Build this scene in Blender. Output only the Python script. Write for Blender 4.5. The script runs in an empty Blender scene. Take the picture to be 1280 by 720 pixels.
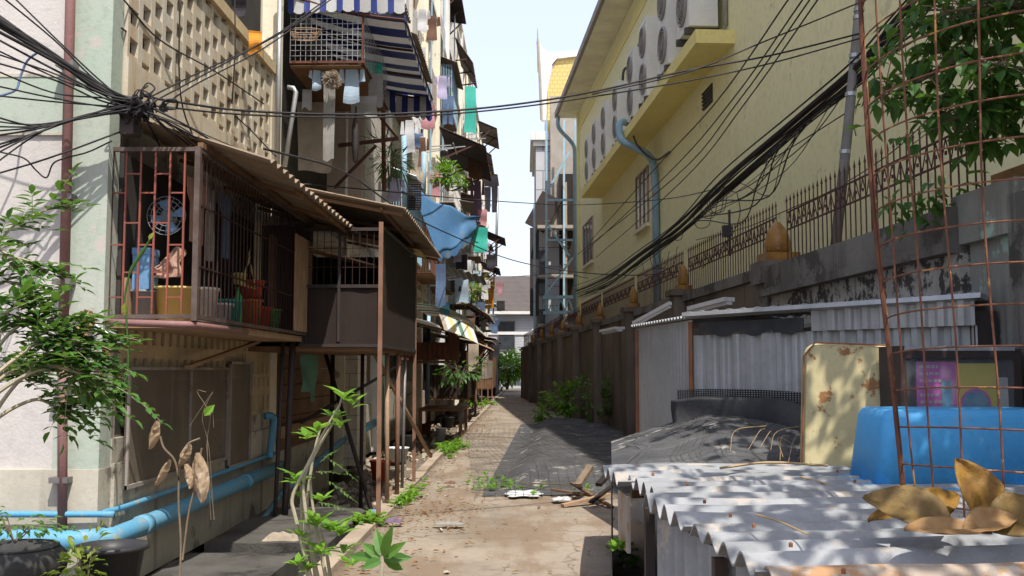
import bpy, math, random
from mathutils import Vector, Matrix, noise
random.seed(7)
R = math.radians
scene = bpy.context.scene
col = scene.collection

# ------------------------------------------------------------ camera
F = 1268.0
TH = math.atan(102/F); PS = math.atan(15/F)
CAM = Vector((0, 0, 1.6))
FWD = Vector((-math.sin(PS)*math.cos(TH), math.cos(PS)*math.cos(TH), math.sin(TH)))
RGT = Vector((math.cos(PS), math.sin(PS), 0))
UPV = RGT.cross(FWD)
cd = bpy.data.cameras.new('camera'); cam = bpy.data.objects.new('camera', cd); col.objects.link(cam)
cam.location = CAM
cam.rotation_euler = Matrix((RGT, UPV, -FWD)).transposed().to_euler()
cd.sensor_width = 36; cd.lens = 36*F/1280; cd.clip_start = .05; cd.clip_end = 2000
scene.camera = cam
def P(px, py, D):
    r = FWD*F + RGT*(px-640) + UPV*(360-py)
    return CAM + r*(D/r.y)
RA = math.atan(.068)
RM = Matrix.Rotation(RA, 4, 'Z')          # right-hand side of the alley runs slightly inwards
def RP(a, D, z): return RM @ Vector((a, D, z))

# ------------------------------------------------------------ materials
def lin(c): return tuple(((v/12.92) if v <= .04045 else ((v+.055)/1.055)**2.4) for v in c)
class NT:
    def __init__(s, m): s.nt = m.node_tree; s.n = s.nt.nodes; s.l = s.nt.links
    def add(s, t, **k):
        n = s.n.new(t)
        for a, v in k.items():
            if a in n.inputs.keys() if isinstance(a, str) else False: n.inputs[a].default_value = v
            else: setattr(n, a, v)
        return n
    def noise(s, co, scale, detail=5, rough=.6):
        n = s.n.new('ShaderNodeTexNoise'); n.inputs['Scale'].default_value = scale
        n.inputs['Detail'].default_value = detail; n.inputs['Roughness'].default_value = rough
        s.l.new(co, n.inputs['Vector']); return n.outputs['Fac']
    def ramp(s, fac, a, b):
        n = s.n.new('ShaderNodeMapRange'); n.inputs[1].default_value = a; n.inputs[2].default_value = b
        n.interpolation_type = 'SMOOTHSTEP'
        s.l.new(fac, n.inputs[0]); return n.outputs[0]
    def mix(s, fac, a, b):
        n = s.n.new('ShaderNodeMix'); n.data_type = 'RGBA'
        if isinstance(fac, (int, float)): n.inputs[0].default_value = fac
        else: s.l.new(fac, n.inputs[0])
        for v, i in ((a, 6), (b, 7)):
            if isinstance(v, tuple): n.inputs[i].default_value = (*v[:3], 1)
            else: s.l.new(v, n.inputs[i])
        return n.outputs[2]
    def mapping(s, co, sc):
        n = s.n.new('ShaderNodeMapping'); n.inputs['Scale'].default_value = sc
        s.l.new(co, n.inputs['Vector']); return n.outputs[0]
    def math(s, op, a, b=0):
        n = s.n.new('ShaderNodeMath'); n.operation = op
        for v, i in ((a, 0), (b, 1)):
            if isinstance(v, (int, float)): n.inputs[i].default_value = v
            else: s.l.new(v, n.inputs[i])
        return n.outputs[0]
MATS = {}
def mat(name, c, c2=None, scale=2., rough=.8, metal=0, bump=.15, bscale=40, streak=0, sc=(.08,.07,.06), sw=5.,
        blot=0, bc=(.2,.16,.12), bs=1.5, blocks=None, trans=0, net=None, spec=.25, alpha=1, extra=None):
    if name in MATS: return MATS[name]
    m = bpy.data.materials.new(name); m.use_nodes = True; MATS[name] = m
    t = NT(m); b = t.n['Principled BSDF']
    co = t.n.new('ShaderNodeTexCoord').outputs['Object']
    c2 = c2 or tuple(v*.72 for v in c)
    colr = t.mix(t.ramp(t.noise(co, scale), .3, .7), c, c2)
    fine = t.noise(co, scale*14, 4)
    colr = t.mix(t.math('MULTIPLY', t.ramp(fine, .45, .75), .35), colr, tuple(v*.6 for v in c))
    if blocks:                                   # (row height, length, mortar colour, strength)
        br = t.n.new('ShaderNodeTexBrick'); br.inputs['Scale'].default_value = 1
        br.inputs['Brick Width'].default_value = blocks[1]; br.inputs['Row Height'].default_value = blocks[0]
        br.inputs['Mortar Size'].default_value = blocks[4] if len(blocks) > 4 else .008
        br.inputs['Color1'].default_value = (1,1,1,1); br.inputs['Color2'].default_value = (.86,.86,.86,1); br.inputs['Mortar'].default_value = (0,0,0,1)
        sx = t.n.new('ShaderNodeSeparateXYZ'); t.l.new(co, sx.inputs[0])
        cx = t.n.new('ShaderNodeCombineXYZ'); t.l.new(t.math('ADD', sx.outputs[0], sx.outputs[1]), cx.inputs[0]); t.l.new(sx.outputs[2], cx.inputs[1])
        t.l.new(cx.outputs[0], br.inputs['Vector'])
        colr = t.mix(t.math('MULTIPLY', t.math('SUBTRACT', 1, br.outputs['Color']), blocks[3]), colr, blocks[2])
    if blot:
        f = t.ramp(t.noise(co, bs, 9, .7), .62-blot*.25, .66-blot*.2)
        colr = t.mix(f, colr, bc)
    if streak:
        f = t.ramp(t.noise(t.mapping(co, (sw, sw, sw*.07)), 1, 7, .65), .66-streak*.28, .85-streak*.2)
        colr = t.mix(t.math('MULTIPLY', f, .85), colr, sc)
    if extra: colr = extra(t, co, colr)
    t.l.new(colr, b.inputs['Base Color'])
    b.inputs['Roughness'].default_value = rough; b.inputs['Metallic'].default_value = metal
    b.inputs['Specular IOR Level'].default_value = spec
    if bump:
        bp = t.n.new('ShaderNodeBump'); bp.inputs['Strength'].default_value = bump; bp.inputs['Distance'].default_value = .02
        t.l.new(t.noise(co, bscale, 6, .65), bp.inputs['Height']); t.l.new(bp.outputs[0], b.inputs['Normal'])
    out = t.n['Material Output']
    if trans:
        tr = t.n.new('ShaderNodeBsdfTranslucent'); t.l.new(colr, tr.inputs['Color'])
        mx = t.n.new('ShaderNodeMixShader'); mx.inputs[0].default_value = trans
        t.l.new(b.outputs[0], mx.inputs[1]); t.l.new(tr.outputs[0], mx.inputs[2]); t.l.new(mx.outputs[0], out.inputs[0])
    if net:                                      # woven netting: (holes per metre, open share)
        w = []
        sx = t.n.new('ShaderNodeSeparateXYZ'); t.l.new(co, sx.inputs[0])
        ax = net[2] if len(net) > 2 else (0, 1)
        for i in ax:
            w.append(t.math('GREATER_THAN', t.math('FRACT', t.math('MULTIPLY', sx.outputs[i], net[0])), net[1]))
        t.l.new(t.math('MAXIMUM', w[0], w[1]), b.inputs['Alpha'])
    elif alpha < 1: b.inputs['Alpha'].default_value = alpha
    return m
def leafmat(name, c, c2, trans=.35):
    if name in MATS: return MATS[name]
    m = bpy.data.materials.new(name); m.use_nodes = True; MATS[name] = m
    t = NT(m); b = t.n['Principled BSDF']
    g = t.n.new('ShaderNodeNewGeometry')
    colr = t.mix(g.outputs['Random Per Island'], c, c2)
    t.l.new(colr, b.inputs['Base Color']); b.inputs['Roughness'].default_value = .45; b.inputs['Specular IOR Level'].default_value = .35
    tr = t.n.new('ShaderNodeBsdfTranslucent'); t.l.new(t.mix(.5, colr, (.25,.45,.04)), tr.inputs['Color'])
    mx = t.n.new('ShaderNodeMixShader'); mx.inputs[0].default_value = trans
    t.l.new(b.outputs[0], mx.inputs[1]); t.l.new(tr.outputs[0], mx.inputs[2]); t.l.new(mx.outputs[0], t.n['Material Output'].inputs[0])
    return m

GRIME = (.05,.045,.04)
def M(k): return MATS[k]
mat('end_wall', (.50,.465,.435), (.43,.405,.38), .8, streak=.5, sc=(.27,.25,.23), blot=.16, bc=(.42,.40,.37), bs=2.2, bump=.25)
mat('pale_green', (.33,.39,.32), (.38,.40,.35), 1.2, streak=.5, sc=(.2,.2,.17), blot=.12, bc=(.42,.38,.34))
mat('lattice', (.50,.46,.38), (.44,.37,.26), 1.5, streak=.5, sc=(.40,.22,.09), sw=3, blot=.1, bc=(.25,.2,.15))
mat('lattice_dark', (.52,.41,.24), (.42,.33,.2), 1.5, streak=.35, sc=(.12,.09,.06))
mat('dirty_base', (.48,.44,.36), (.36,.33,.27), 1.2, streak=.6, sc=(.12,.1,.08), sw=4, blot=.3, bc=(.17,.15,.12))
mat('cream', (.74,.67,.52), (.68,.62,.49), .9, streak=.35, sc=(.16,.14,.11), sw=3, blot=.1, bc=(.3,.27,.22))
mat('facade', (.60,.57,.51), (.52,.49,.43), .9, streak=.45, sc=(.14,.12,.1), sw=3, blot=.2, bc=(.26,.23,.2))
mat('pink_wall', (.52,.41,.35), (.46,.38,.33), 1, streak=.4, sc=(.18,.15,.12))
mat('blue_wall', (.42,.52,.52), (.5,.52,.5), 1, streak=.4, sc=(.2,.2,.18))
mat('white_paint', (.68,.67,.64), (.6,.58,.55), 1.5, streak=.35, sc=(.25,.22,.18))
mat('white_block', (.58,.54,.48), (.5,.46,.4), 1.5, blocks=(.22,.3,(.25,.22,.19),.8), streak=.2, sc=(.25,.2,.15))
mat('glass_dark', (.03,.035,.04), (.05,.055,.06), 2, rough=.12, bump=0)
mat('dark_inside', (.05,.045,.04), (.03,.027,.024), 2)  # near-black colour that carries the shade of unlit insides
mat('rust', (.16,.065,.035), (.09,.04,.03), 6, rough=.85, bump=.4, bscale=80)
mat('red_rust', (.27,.07,.045), (.17,.06,.045), 5, rough=.6)
mat('rust_post', (.24,.13,.085), (.16,.09,.06), 4, rough=.8)
mat('tan_wood', (.36,.24,.15), (.28,.18,.11), 5, streak=.4)
mat('grey_metal', (.20,.19,.19), (.15,.13,.125), 4, rough=.5, metal=.4, streak=.3, sc=(.16,.09,.05))
mat('galv', (.45,.46,.48), (.36,.37,.38), 4, rough=.4, metal=.5)
mat('dark_metal', (.03,.028,.03), (.05,.032,.026), 4, rough=.6)
mat('brown_sheet', (.028,.018,.014), (.02,.014,.012), 2, streak=.3, sc=(.10,.06,.04), rough=.8)
mat('screen_brown', (.19,.155,.115), (.14,.115,.09), 1.6, streak=.45, sc=(.26,.22,.17), rough=.9, net=(90,.45,(1,2)))
mat('plank', (.20,.11,.055), (.13,.075,.04), 2.5, streak=.4, sc=(.07,.04,.03))
mat('roof_rust', (.25,.20,.15), (.18,.13,.09), 2, streak=.35, sc=(.2,.11,.06), blot=.2, bc=(.22,.13,.08))
mat('roof_grey', (.30,.27,.24), (.2,.17,.15), 2, blot=.3, bc=(.2,.13,.09))
mat('fibre_sheet', (.285,.29,.30), (.19,.195,.2), 2.6, rough=.75, blot=.25, bc=(.34,.30,.26), bs=3, bump=.25, streak=.15, sc=(.3,.22,.15))
mat('fibre_rust', (.36,.33,.30), (.32,.25,.19), 3, rough=.8, blot=.35, bc=(.33,.19,.10), bs=4)
mat('shed_metal', (.40,.405,.40), (.30,.305,.30), 1.2, rough=.5, metal=.25, streak=.35, sc=(.26,.25,.24), sw=6)
mat('shed_rust', (.30,.12,.05), (.2,.08,.04), 5)
mat('pvc_blue', (.08,.27,.43), (.12,.28,.39), 3, rough=.55, blot=.28, bc=(.23,.27,.27), bs=9, bump=.05)
mat('steel_blue', (.30,.45,.55), (.24,.38,.48), 3, rough=.5, blot=.12, bc=(.3,.2,.13), bs=4)
mat('pipe_brown', (.24,.12,.11), (.18,.1,.09), 3, rough=.6, streak=.3, sc=(.35,.3,.28))
mat('cable', (.016,.015,.016), (.03,.027,.028), 6, rough=.6, bump=0)
mat('yellow_wall', (.90,.85,.51), (.86,.81,.48), .5, rough=.85, bump=.06, streak=.28, sc=(.62,.56,.34), sw=2.4, blot=.08, bc=(.70,.64,.40), bs=.8)
mat('yellow_trim', (.90,.78,.32), (.84,.72,.3), .7, bump=.05, streak=.15, sc=(.5,.42,.2))
mat('soffit', (.90,.86,.64), (.72,.68,.52), 1, bump=.05)
mat('gutter', (.34,.30,.26), (.27,.24,.2), 2)
mat('ac_white', (.84,.83,.80), (.76,.75,.72), 2, rough=.5, bump=.03, streak=.2, sc=(.35,.32,.28))
mat('ac_dark', (.10,.095,.09), (.07,.065,.06), 3, rough=.6)
mat('ac_grille', (.36,.33,.30), (.3,.28,.25), 3, rough=.5)
mat('old_concrete', (.19,.178,.16), (.11,.10,.09), 1.3, streak=.55, sc=(.05,.045,.04), sw=3, blot=.38, bc=(.07,.063,.055), bump=.5)
mat('mottled', (.44,.42,.38), (.3,.29,.26), 3, streak=.2, blot=.55, bc=(.06,.055,.05), bs=7, bump=.5)
mat('far_wall', (.17,.135,.105), (.11,.085,.07), 1, streak=.55, sc=(.045,.038,.032), sw=2, bump=.4)
mat('pillar_grey', (.27,.27,.24), (.18,.18,.16), 1.2, streak=.5, sc=(.08,.075,.065), sw=6, blot=.2, bc=(.3,.42,.37), bs=2)
mat('amber', (.30,.155,.04), (.19,.09,.025), 9, rough=.35, bump=.3, bscale=25)
mat('bar_dark', (.055,.03,.025), (.035,.022,.02), 5, rough=.9, spec=.1)
mat('fence_rust', (.10,.045,.035), (.065,.032,.028), 5, rough=.8)
mat('wire_rust', (.20,.085,.05), (.11,.05,.035), 14, rough=.9, blot=.2, bc=(.38,.2,.07), bs=9)
mat('tub_blue', (.08,.36,.68), (.07,.32,.62), 2, rough=.55, bump=.08, streak=.12, sc=(.2,.38,.55), blot=.12, bc=(.12,.33,.55), bs=5)
mat('cream_rusty', (.50,.43,.24), (.43,.37,.2), 1.4, rough=.55, blot=.30, bc=(.24,.11,.04), bs=4.2, streak=.15, sc=(.3,.16,.06), sw=7, bump=.1)
mat('pole_grey', (.23,.22,.21), (.15,.145,.14), 3, streak=.5, sc=(.1,.09,.08))
mat('net_black', (.018,.018,.02), (.03,.03,.03), 3, rough=.8, net=(55,.42))
mat('tarp_dark', (.03,.031,.034), (.06,.06,.062), 2, rough=.7, bump=.4, bscale=12)
mat('net_grey', (.05,.05,.053), (.095,.095,.095), 2.0, rough=.9, bump=.5, bscale=30, blot=.12, bc=(.3,.28,.25), bs=3)
mat('tarp_blue', (.10,.25,.48), (.15,.31,.52), 2.5, rough=.45, bump=.2, bscale=14, trans=.35, blot=.08, bc=(.36,.30,.25))
mat('awning_blue', (.03,.05,.22), (.04,.06,.25), 3, rough=.5, trans=.15)
mat('awning_white', (.62,.62,.62), (.55,.55,.55), 3, rough=.5, trans=.3)
mat('temple_gold', (.62,.46,.16), (.58,.44,.18), 2, blocks=(.25,.3,(.35,.25,.1),.6,.03))
mat('clad_grey', (.50,.50,.52), (.44,.44,.46), 1, blocks=(1.1,3.0,(.12,.13,.15),.8,.03))
mat('roof_tile_far', (.085,.07,.064), (.065,.056,.052), 1, blocks=(.45,.9,(.1,.08,.07),.7,.03), streak=.3, sc=(.1,.08,.07))
mat('siding', (.42,.44,.46), (.35,.36,.38), .8, blocks=(.22,30,(.25,.26,.28),.7,.02), streak=.3, sc=(.25,.24,.23))
mat('rubber', (.03,.03,.03), (.05,.048,.045), 6, rough=.85)
mat('bark', (.20,.15,.10), (.12,.09,.06), 9, streak=.4)
mat('pale_bark', (.38,.33,.24), (.28,.25,.17), 12)
mat('dead_leaf', (.36,.22,.10), (.22,.11,.04), 8, rough=.7, trans=.25, bump=.3)
mat('dead_pale', (.50,.38,.26), (.36,.25,.15), 8, rough=.7, trans=.3)
mat('straw', (.38,.27,.14), (.3,.2,.1), 9)
for n_, c_ in dict(red_plastic=(.50,.06,.03), orange_plastic=(.50,.14,.04), yellow_plastic=(.55,.42,.15), grey_plastic=(.20,.22,.24),
        black_plastic=(.03,.03,.032), white_plastic=(.6,.6,.6), green_plastic=(.10,.35,.10), teal_net=(.05,.40,.32), blue_plastic=(.15,.3,.5)).items():
    mat(n_, c_, tuple(v*.85 for v in c_), 3, rough=.45, bump=.05)
for n_, c_ in dict(cloth_white=(.62,.62,.64), cloth_lilac=(.50,.46,.66), cloth_blue=(.38,.48,.58), cloth_dark=(.05,.045,.055), cloth_purple=(.20,.14,.22),
        cloth_brown=(.20,.11,.08), cloth_orange=(.70,.30,.04), cloth_grey=(.32,.31,.29), cloth_denim=(.12,.18,.30), cloth_beige=(.42,.35,.27),
        cloth_green=(.12,.24,.17), cloth_rag=(.10,.22,.36), cloth_check=(.45,.27,.2), cloth_pink=(.5,.25,.28)).items():
    mat(n_, c_, tuple(v*.8 for v in c_), 6, rough=.9, trans=.2)
LF = leafmat('leaf_green', (.05,.14,.025), (.10,.21,.035), .35)
LD = leafmat('leaf_deep', (.03,.09,.02), (.065,.15,.03), .35)
LB = leafmat('leaf_bright', (.10,.24,.02), (.17,.32,.035), .4)
LY = leafmat('leaf_yellowish', (.16,.24,.03), (.26,.28,.05), .4)

# ------------------------------------------------------------ mesh builder
ORG = {}
class MB:
    def __init__(s, T=None): s.v = []; s.f = []; s.mi = []; s.T = T or Matrix.Identity(4); s.m = 0
    def add(s, vs, fs, T=None):
        n = len(s.v); T = s.T @ T if T else s.T
        s.v += [T @ Vector(v) for v in vs]
        for f in fs: s.f.append([i+n for i in f]); s.mi.append(s.m)
        return s
    def box(s, x0, x1, y0, y1, z0, z1, T=None):
        s.add([(x,y,z) for z in (z0,z1) for y in (y0,y1) for x in (x0,x1)],
              [(0,2,3,1),(4,5,7,6),(0,1,5,4),(2,6,7,3),(0,4,6,2),(1,3,7,5)], T); return s
    def bar(s, p0, p1, w, h=None, up=Vector((0,0,1))):
        p0, p1 = Vector(p0), Vector(p1); h = h or w
        d = (p1-p0).normalized(); u = Vector(up)
        if abs(d.dot(u)) > .98: u = Vector((0,1,0))
        a = d.cross(u).normalized()*w/2; b = a.cross(d).normalized()*h/2
        s.add([p0-a-b,p0+a-b,p0+a+b,p0-a+b,p1-a-b,p1+a-b,p1+a+b,p1-a+b],
              [(0,1,2,3),(4,7,6,5),(0,4,5,1),(1,5,6,2),(2,6,7,3),(3,7,4,0)]); return s
    def tube(s, pts, r, n=6, cap=True):
        pts = [Vector(p) for p in pts]; vs = []; fs = []; k = len(pts)
        rs = r if isinstance(r, (list, tuple)) else [r]*k
        prev = None
        for i, p in enumerate(pts):
            d = (pts[min(i+1,k-1)]-pts[max(i-1,0)]).normalized()
            if prev is None:
                u = Vector((0,0,1)) if abs(d.z) < .9 else Vector((1,0,0))
                a = d.cross(u).normalized()
            else: a = (prev - d*prev.dot(d)).normalized()
            prev = a; b = d.cross(a)
            for j in range(n):
                t = 2*math.pi*j/n; vs.append(p + (a*math.cos(t)+b*math.sin(t))*rs[i])
        for i in range(k-1):
            for j in range(n):
                fs.append((i*n+j, i*n+(j+1)%n, (i+1)*n+(j+1)%n, (i+1)*n+j))
        if cap: fs.append(tuple(range(n-1,-1,-1))); fs.append(tuple((k-1)*n+j for j in range(n)))
        s.add(vs, fs); return s
    def lathe(s, prof, c, n=16, T=None, closed=False):
        vs = []; fs = []; c = Vector(c)
        for r, z in prof:
            for j in range(n):
                t = 2*math.pi*j/n; vs.append(c+Vector((r*math.cos(t), r*math.sin(t), z)))
        for i in range(len(prof)-1):
            for j in range(n): fs.append((i*n+j, i*n+(j+1)%n, (i+1)*n+(j+1)%n, (i+1)*n+j))
        s.add(vs, fs, T); return s
    def grid(s, fn, nu, nv, th=0):
        g = [[Vector(fn(i/nu, j/nv)) for i in range(nu+1)] for j in range(nv+1)]
        vs = [p for row in g for p in row]; W = nu+1
        fs = [(j*W+i, j*W+i+1, (j+1)*W+i+1, (j+1)*W+i) for j in range(nv) for i in range(nu)]
        if th:
            N = len(vs); back = []
            for j in range(nv+1):
                for i in range(nu+1):
                    du = g[j][min(i+1,nu)]-g[j][max(i-1,0)]; dv = g[min(j+1,nv)][i]-g[max(j-1,0)][i]
                    n_ = du.cross(dv); n_ = n_.normalized() if n_.length > 1e-9 else Vector((0,0,1))
                    back.append(g[j][i]-n_*th)
            vs += back; fs += [tuple(N+k for k in reversed(f)) for f in fs[:]]
            for i in range(nu):
                fs.append((i+1, i, N+i, N+i+1)); o = nv*W; fs.append((o+i, o+i+1, N+o+i+1, N+o+i))
            for j in range(nv):
                fs.append((j*W, (j+1)*W, N+(j+1)*W, N+j*W)); fs.append(((j+1)*W+nu, j*W+nu, N+j*W+nu, N+(j+1)*W+nu))
        s.add(vs, fs); return s
    def corr(s, O, U, V, wl=.076, amp=.012, th=.006, per=8, trap=False, nv=1, sag=0, jit=0):
        """corrugated sheet: waves along U, channels along V"""
        O, U, V = Vector(O), Vector(U), Vector(V); N = U.cross(V).normalized(); L = U.length
        nw = max(2, int(round(L/wl))*per)
        def fn(u, v):
            ph = (u*L/wl) % 1
            if trap: w = max(-1, min(1, 2.2*math.sin(2*math.pi*ph)))
            else: w = math.sin(2*math.pi*ph)
            q = O+U*u+V*v
            if jit: w = w*(1+.35*noise.noise(q*1.7))+noise.noise(q*1.1)*jit/amp+noise.noise(q*4)*jit*.35/amp
            return q+N*(w*amp) - Vector((0,0,sag*math.sin(math.pi*v)))
        return s.grid(fn, nw, nv, th)
    def leaf(s, base, d, L, W, up=None, fold=.25, droop=.2):
        d = Vector(d).normalized(); up = Vector(up or (0,0,1))
        if abs(d.dot(up)) > .95: up = Vector((1,.3,0))
        a = d.cross(up).normalized(); n = a.cross(d).normalized()
        p = [Vector(base)]
        def q(t, w): return Vector(base)+d*L*t + a*W*w*.5 + n*(abs(w)*W*fold - droop*L*t*t)
        vs = [q(0,0), q(.3,.85), q(.62,.85), q(1,0), q(.62,-.85), q(.3,-.85), q(.33,0), q(.66,0)]
        s.add(vs, [(0,1,6),(1,2,7,6),(2,3,7),(3,4,7),(4,5,6,7),(5,0,6)]); return s
    def build(s, name, mats, parent=None, smooth=False, org=None):
        if parent is not None: o_ = ORG[parent.name]
        elif org is not None: o_ = Vector(org)
        else:
            xs = [v.x for v in s.v]; ys = [v.y for v in s.v]; zs = [v.z for v in s.v]
            o_ = Vector(((min(xs)+max(xs))/2, (min(ys)+max(ys))/2, min(zs)))
        me = bpy.data.meshes.new(name); me.from_pydata([v-o_ for v in s.v], [], s.f)
        mats = mats if isinstance(mats, (list, tuple)) else [mats]
        for m in mats: me.materials.append(MATS[m] if isinstance(m, str) else m)
        if len(mats) > 1: me.polygons.foreach_set('material_index', s.mi)
        if smooth: me.polygons.foreach_set('use_smooth', [True]*len(me.polygons))
        me.update()
        o = bpy.data.objects.new(name, me); col.objects.link(o)
        if parent is not None: o.parent = parent
        else: o.location = o_
        ORG[o.name] = o_
        return o
def pieces(mb, name, mats, parent, **k):
    """link every connected piece of a builder as a part of its own"""
    par = list(range(len(mb.v)))
    def fd(i):
        while par[i] != i: par[i] = par[par[i]]; i = par[i]
        return i
    for f in mb.f:
        r = fd(f[0])
        for j in f[1:]: par[fd(j)] = r
    gr = {}
    for n_, f in enumerate(mb.f): gr.setdefault(fd(f[0]), []).append(n_)
    for fs in gr.values():
        q = MB(); ix = {}
        for n_ in fs:
            for i in mb.f[n_]:
                if i not in ix: ix[i] = len(q.v); q.v.append(mb.v[i])
            q.f.append([ix[i] for i in mb.f[n_]]); q.mi.append(mb.mi[n_])
        q.build(name, mats, parent, **k)
def tag(o, label=None, cat=None, group=None, kind=None):
    for k, v in (('label',label),('category',cat),('group',group),('kind',kind)):
        if v: o[k] = v
    return o
def thing(name, label, cat, loc=(0,0,0), group=None):
    o = bpy.data.objects.new(name, None); col.objects.link(o); o.location = loc; ORG[o.name] = Vector(loc)
    o.empty_display_size = .1
    return tag(o, label, cat, group)
def copy_tree(o, parent=None, label=None):
    c = o.copy(); col.objects.link(c)
    if parent is not None: c.parent = parent
    if label: c['label'] = label
    ORG[c.name] = ORG[o.name]
    for ch in list(o.children): copy_tree(ch, c)
    return c
def spline(pts, n=8):
    pts = [Vector(p) for p in pts]; out = []
    q = [2*pts[0]-pts[1]] + pts + [2*pts[-1]-pts[-2]]
    for i in range(1, len(q)-2):
        for k in range(n):
            t = k/n; a, b, c, d = q[i-1:i+3]
            out.append(.5*((2*b)+(c-a)*t+(2*a-5*b+4*c-d)*t*t+(-a+3*b-3*c+d)*t**3))
    out.append(pts[-1]); return out
def sagline(p0, p1, sag, n=14, wob=0):
    p0, p1 = Vector(p0), Vector(p1)
    return [p0.lerp(p1, i/n) - Vector((0,0,4*sag*(i/n)*(1-i/n))) + Vector((random.uniform(-wob,wob),0,random.uniform(-wob,wob)))*(0 < i < n) for i in range(n+1)]
U = random.uniform
# ============================================================ SETTING
def struct(o): o['kind'] = 'structure'; return o
def crack(t, co, colr):
    vo = t.n.new('ShaderNodeTexVoronoi'); vo.feature = 'DISTANCE_TO_EDGE'; vo.inputs['Scale'].default_value = .55
    wn = t.n.new('ShaderNodeTexNoise'); wn.inputs['Scale'].default_value = 2.5; wn.inputs['Detail'].default_value = 6
    t.l.new(co, wn.inputs['Vector'])
    ad = t.n.new('ShaderNodeVectorMath'); ad.operation = 'ADD'
    sc_ = t.n.new('ShaderNodeVectorMath'); sc_.operation = 'SCALE'; sc_.inputs['Scale'].default_value = .55
    t.l.new(wn.outputs['Color'], sc_.inputs[0]); t.l.new(co, ad.inputs[0]); t.l.new(sc_.outputs[0], ad.inputs[1]); t.l.new(ad.outputs[0], vo.inputs['Vector'])
    line = t.math('SUBTRACT', 1, t.ramp(vo.outputs['Distance'], .003, .014))
    colr = t.mix(t.math('MULTIPLY', line, .45), colr, (.09,.07,.05))
    soil = t.ramp(t.noise(t.mapping(co, (1.6,.5,1)), 1.1, 8, .7), .47, .62)
    wet = t.ramp(t.noise(co, .9, 9, .75), .54, .66); colr = t.mix(t.math('MULTIPLY', wet, .6), colr, (.13,.11,.09))
    colr = t.mix(t.math('MULTIPLY', soil, .75), colr, (.18,.125,.082))
    spot = t.ramp(t.noise(co, 16, 5, .6), .68, .74)
    colr = t.mix(t.math('MULTIPLY', spot, .5), colr, (.60,.55,.47))
    spd = t.ramp(t.noise(co, 9, 6, .7), .62, .72)
    return t.mix(t.math('MULTIPLY', spd, .6), colr, (.12,.09,.06))
mat('paving', (.30,.25,.195), (.20,.165,.125), .8, rough=.92, bump=.5, bscale=28, extra=crack)
mat('soil', (.16,.125,.09), (.10,.08,.06), 1.5, bump=.8, bscale=14, blot=.2, bc=(.26,.22,.17))
mat('slab_shaded', (.10,.095,.085), (.055,.05,.045), 2.2, bump=.6, blot=.35, bc=(.035,.032,.028), streak=.2, sc=(.16,.14,.12))  # base colour lowered to stand in for the shade over these slabs
mat('kerb_stone', (.40,.32,.24), (.26,.21,.16), 2.2, bump=.5, streak=.2)
g = MB(); g.box(-220, 220, -60, 420, -.6, -.3); struct(g.build('ground', 'soil'))
g = MB()
def pav(u, v):
    x = -1.5+u*9.5; y = -3+v*85
    return (x, y, .014*noise.noise(Vector((x*.7, y*.7, 0)))*(1 if 0 < u < 1 else 0))
g.grid(pav, 60, 300, .28); struct(g.build('alley_paving', 'paving', smooth=True))
g = MB()
y = -3
random.seed(3)
while y < 80:
    L = U(1.1, 1.9); dz = U(-.02, .03)
    g.box(-1.66+U(-.015,.015), -1.505+U(-.0,.004), y, y+L-.02, -.3, .035+dz); y += L
struct(g.build('kerb', 'kerb_stone'))
# soil strip beside the building, uneven
g = MB()
def strip(u, v):
    x = -3.05+u*1.4; y = 12+v*66
    return (x, y, -.22+.14*noise.noise(Vector((x*1.3, y*.9, 3)))+.05*noise.noise(Vector((x*6, y*6, 3)))+.1*min(1,(y-12)/6))
g.grid(strip, 14, 420); struct(g.build('soil_strip', 'soil', smooth=True))
# far end of the alley
g = MB(); g.box(-12, 12, 80, 140, -.3, .02); struct(g.build('far_ground', 'soil'))

# ============================================================ LEFT BUILDING
bl = thing('apartment_building', 'long run-down apartment block with breeze block screen and balconies on the left of the alley', 'building', (-6, 7.4, 0))
m = MB(); m.box(-9, -3.16, 7.42, 80, 0, 16.6); m.build('wall', 'facade', bl)
m = MB(); m.box(-9, -3.32, 7.2, 7.4, 0, 16.6); ew = m.build('end_wall', 'end_wall', bl)
m = MB(); m.box(-9, -3.32, 7.186, 7.20, 3.31, 3.72); m.build('painted_band', 'pale_green', bl)
m = MB(); m.box(-9, -3.32, 7.18, 7.2, 3.72, 3.745); m.box(-9, -3.32, 7.18, 7.2, 3.29, 3.31)
m.box(-9, -3.32, 7.19, 7.2, 1.66, 1.672); m.build('groove_line', 'dirty_base', bl)
m = MB(); m.box(-3.32, -2.99, 7.17, 7.37, .9, 16.6); m.build('corner_column', 'pale_green', bl)
m = MB(); m.box(-9, -2.985, 7.16, 7.38, 0, .9); m.build('plinth', 'dirty_base', bl)
m = MB(); m.box(-3.16, -2.96, 7.38, 12.1, 0, .92); m.box(-3.16, -2.985, 7.38, 12.1, .92, 1.1); m.box(-3.16, -3.02, 7.38, 12.1, 1.1, 2.0)
m.build('base_wall', 'dirty_base', bl)
m = MB(); m.box(-3.16, -2.98, 12.1, 16.0, -.3, .62); m.build('base_wall', 'yellow_stone' if 'yellow_stone' in MATS else 'dirty_base', bl)
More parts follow.
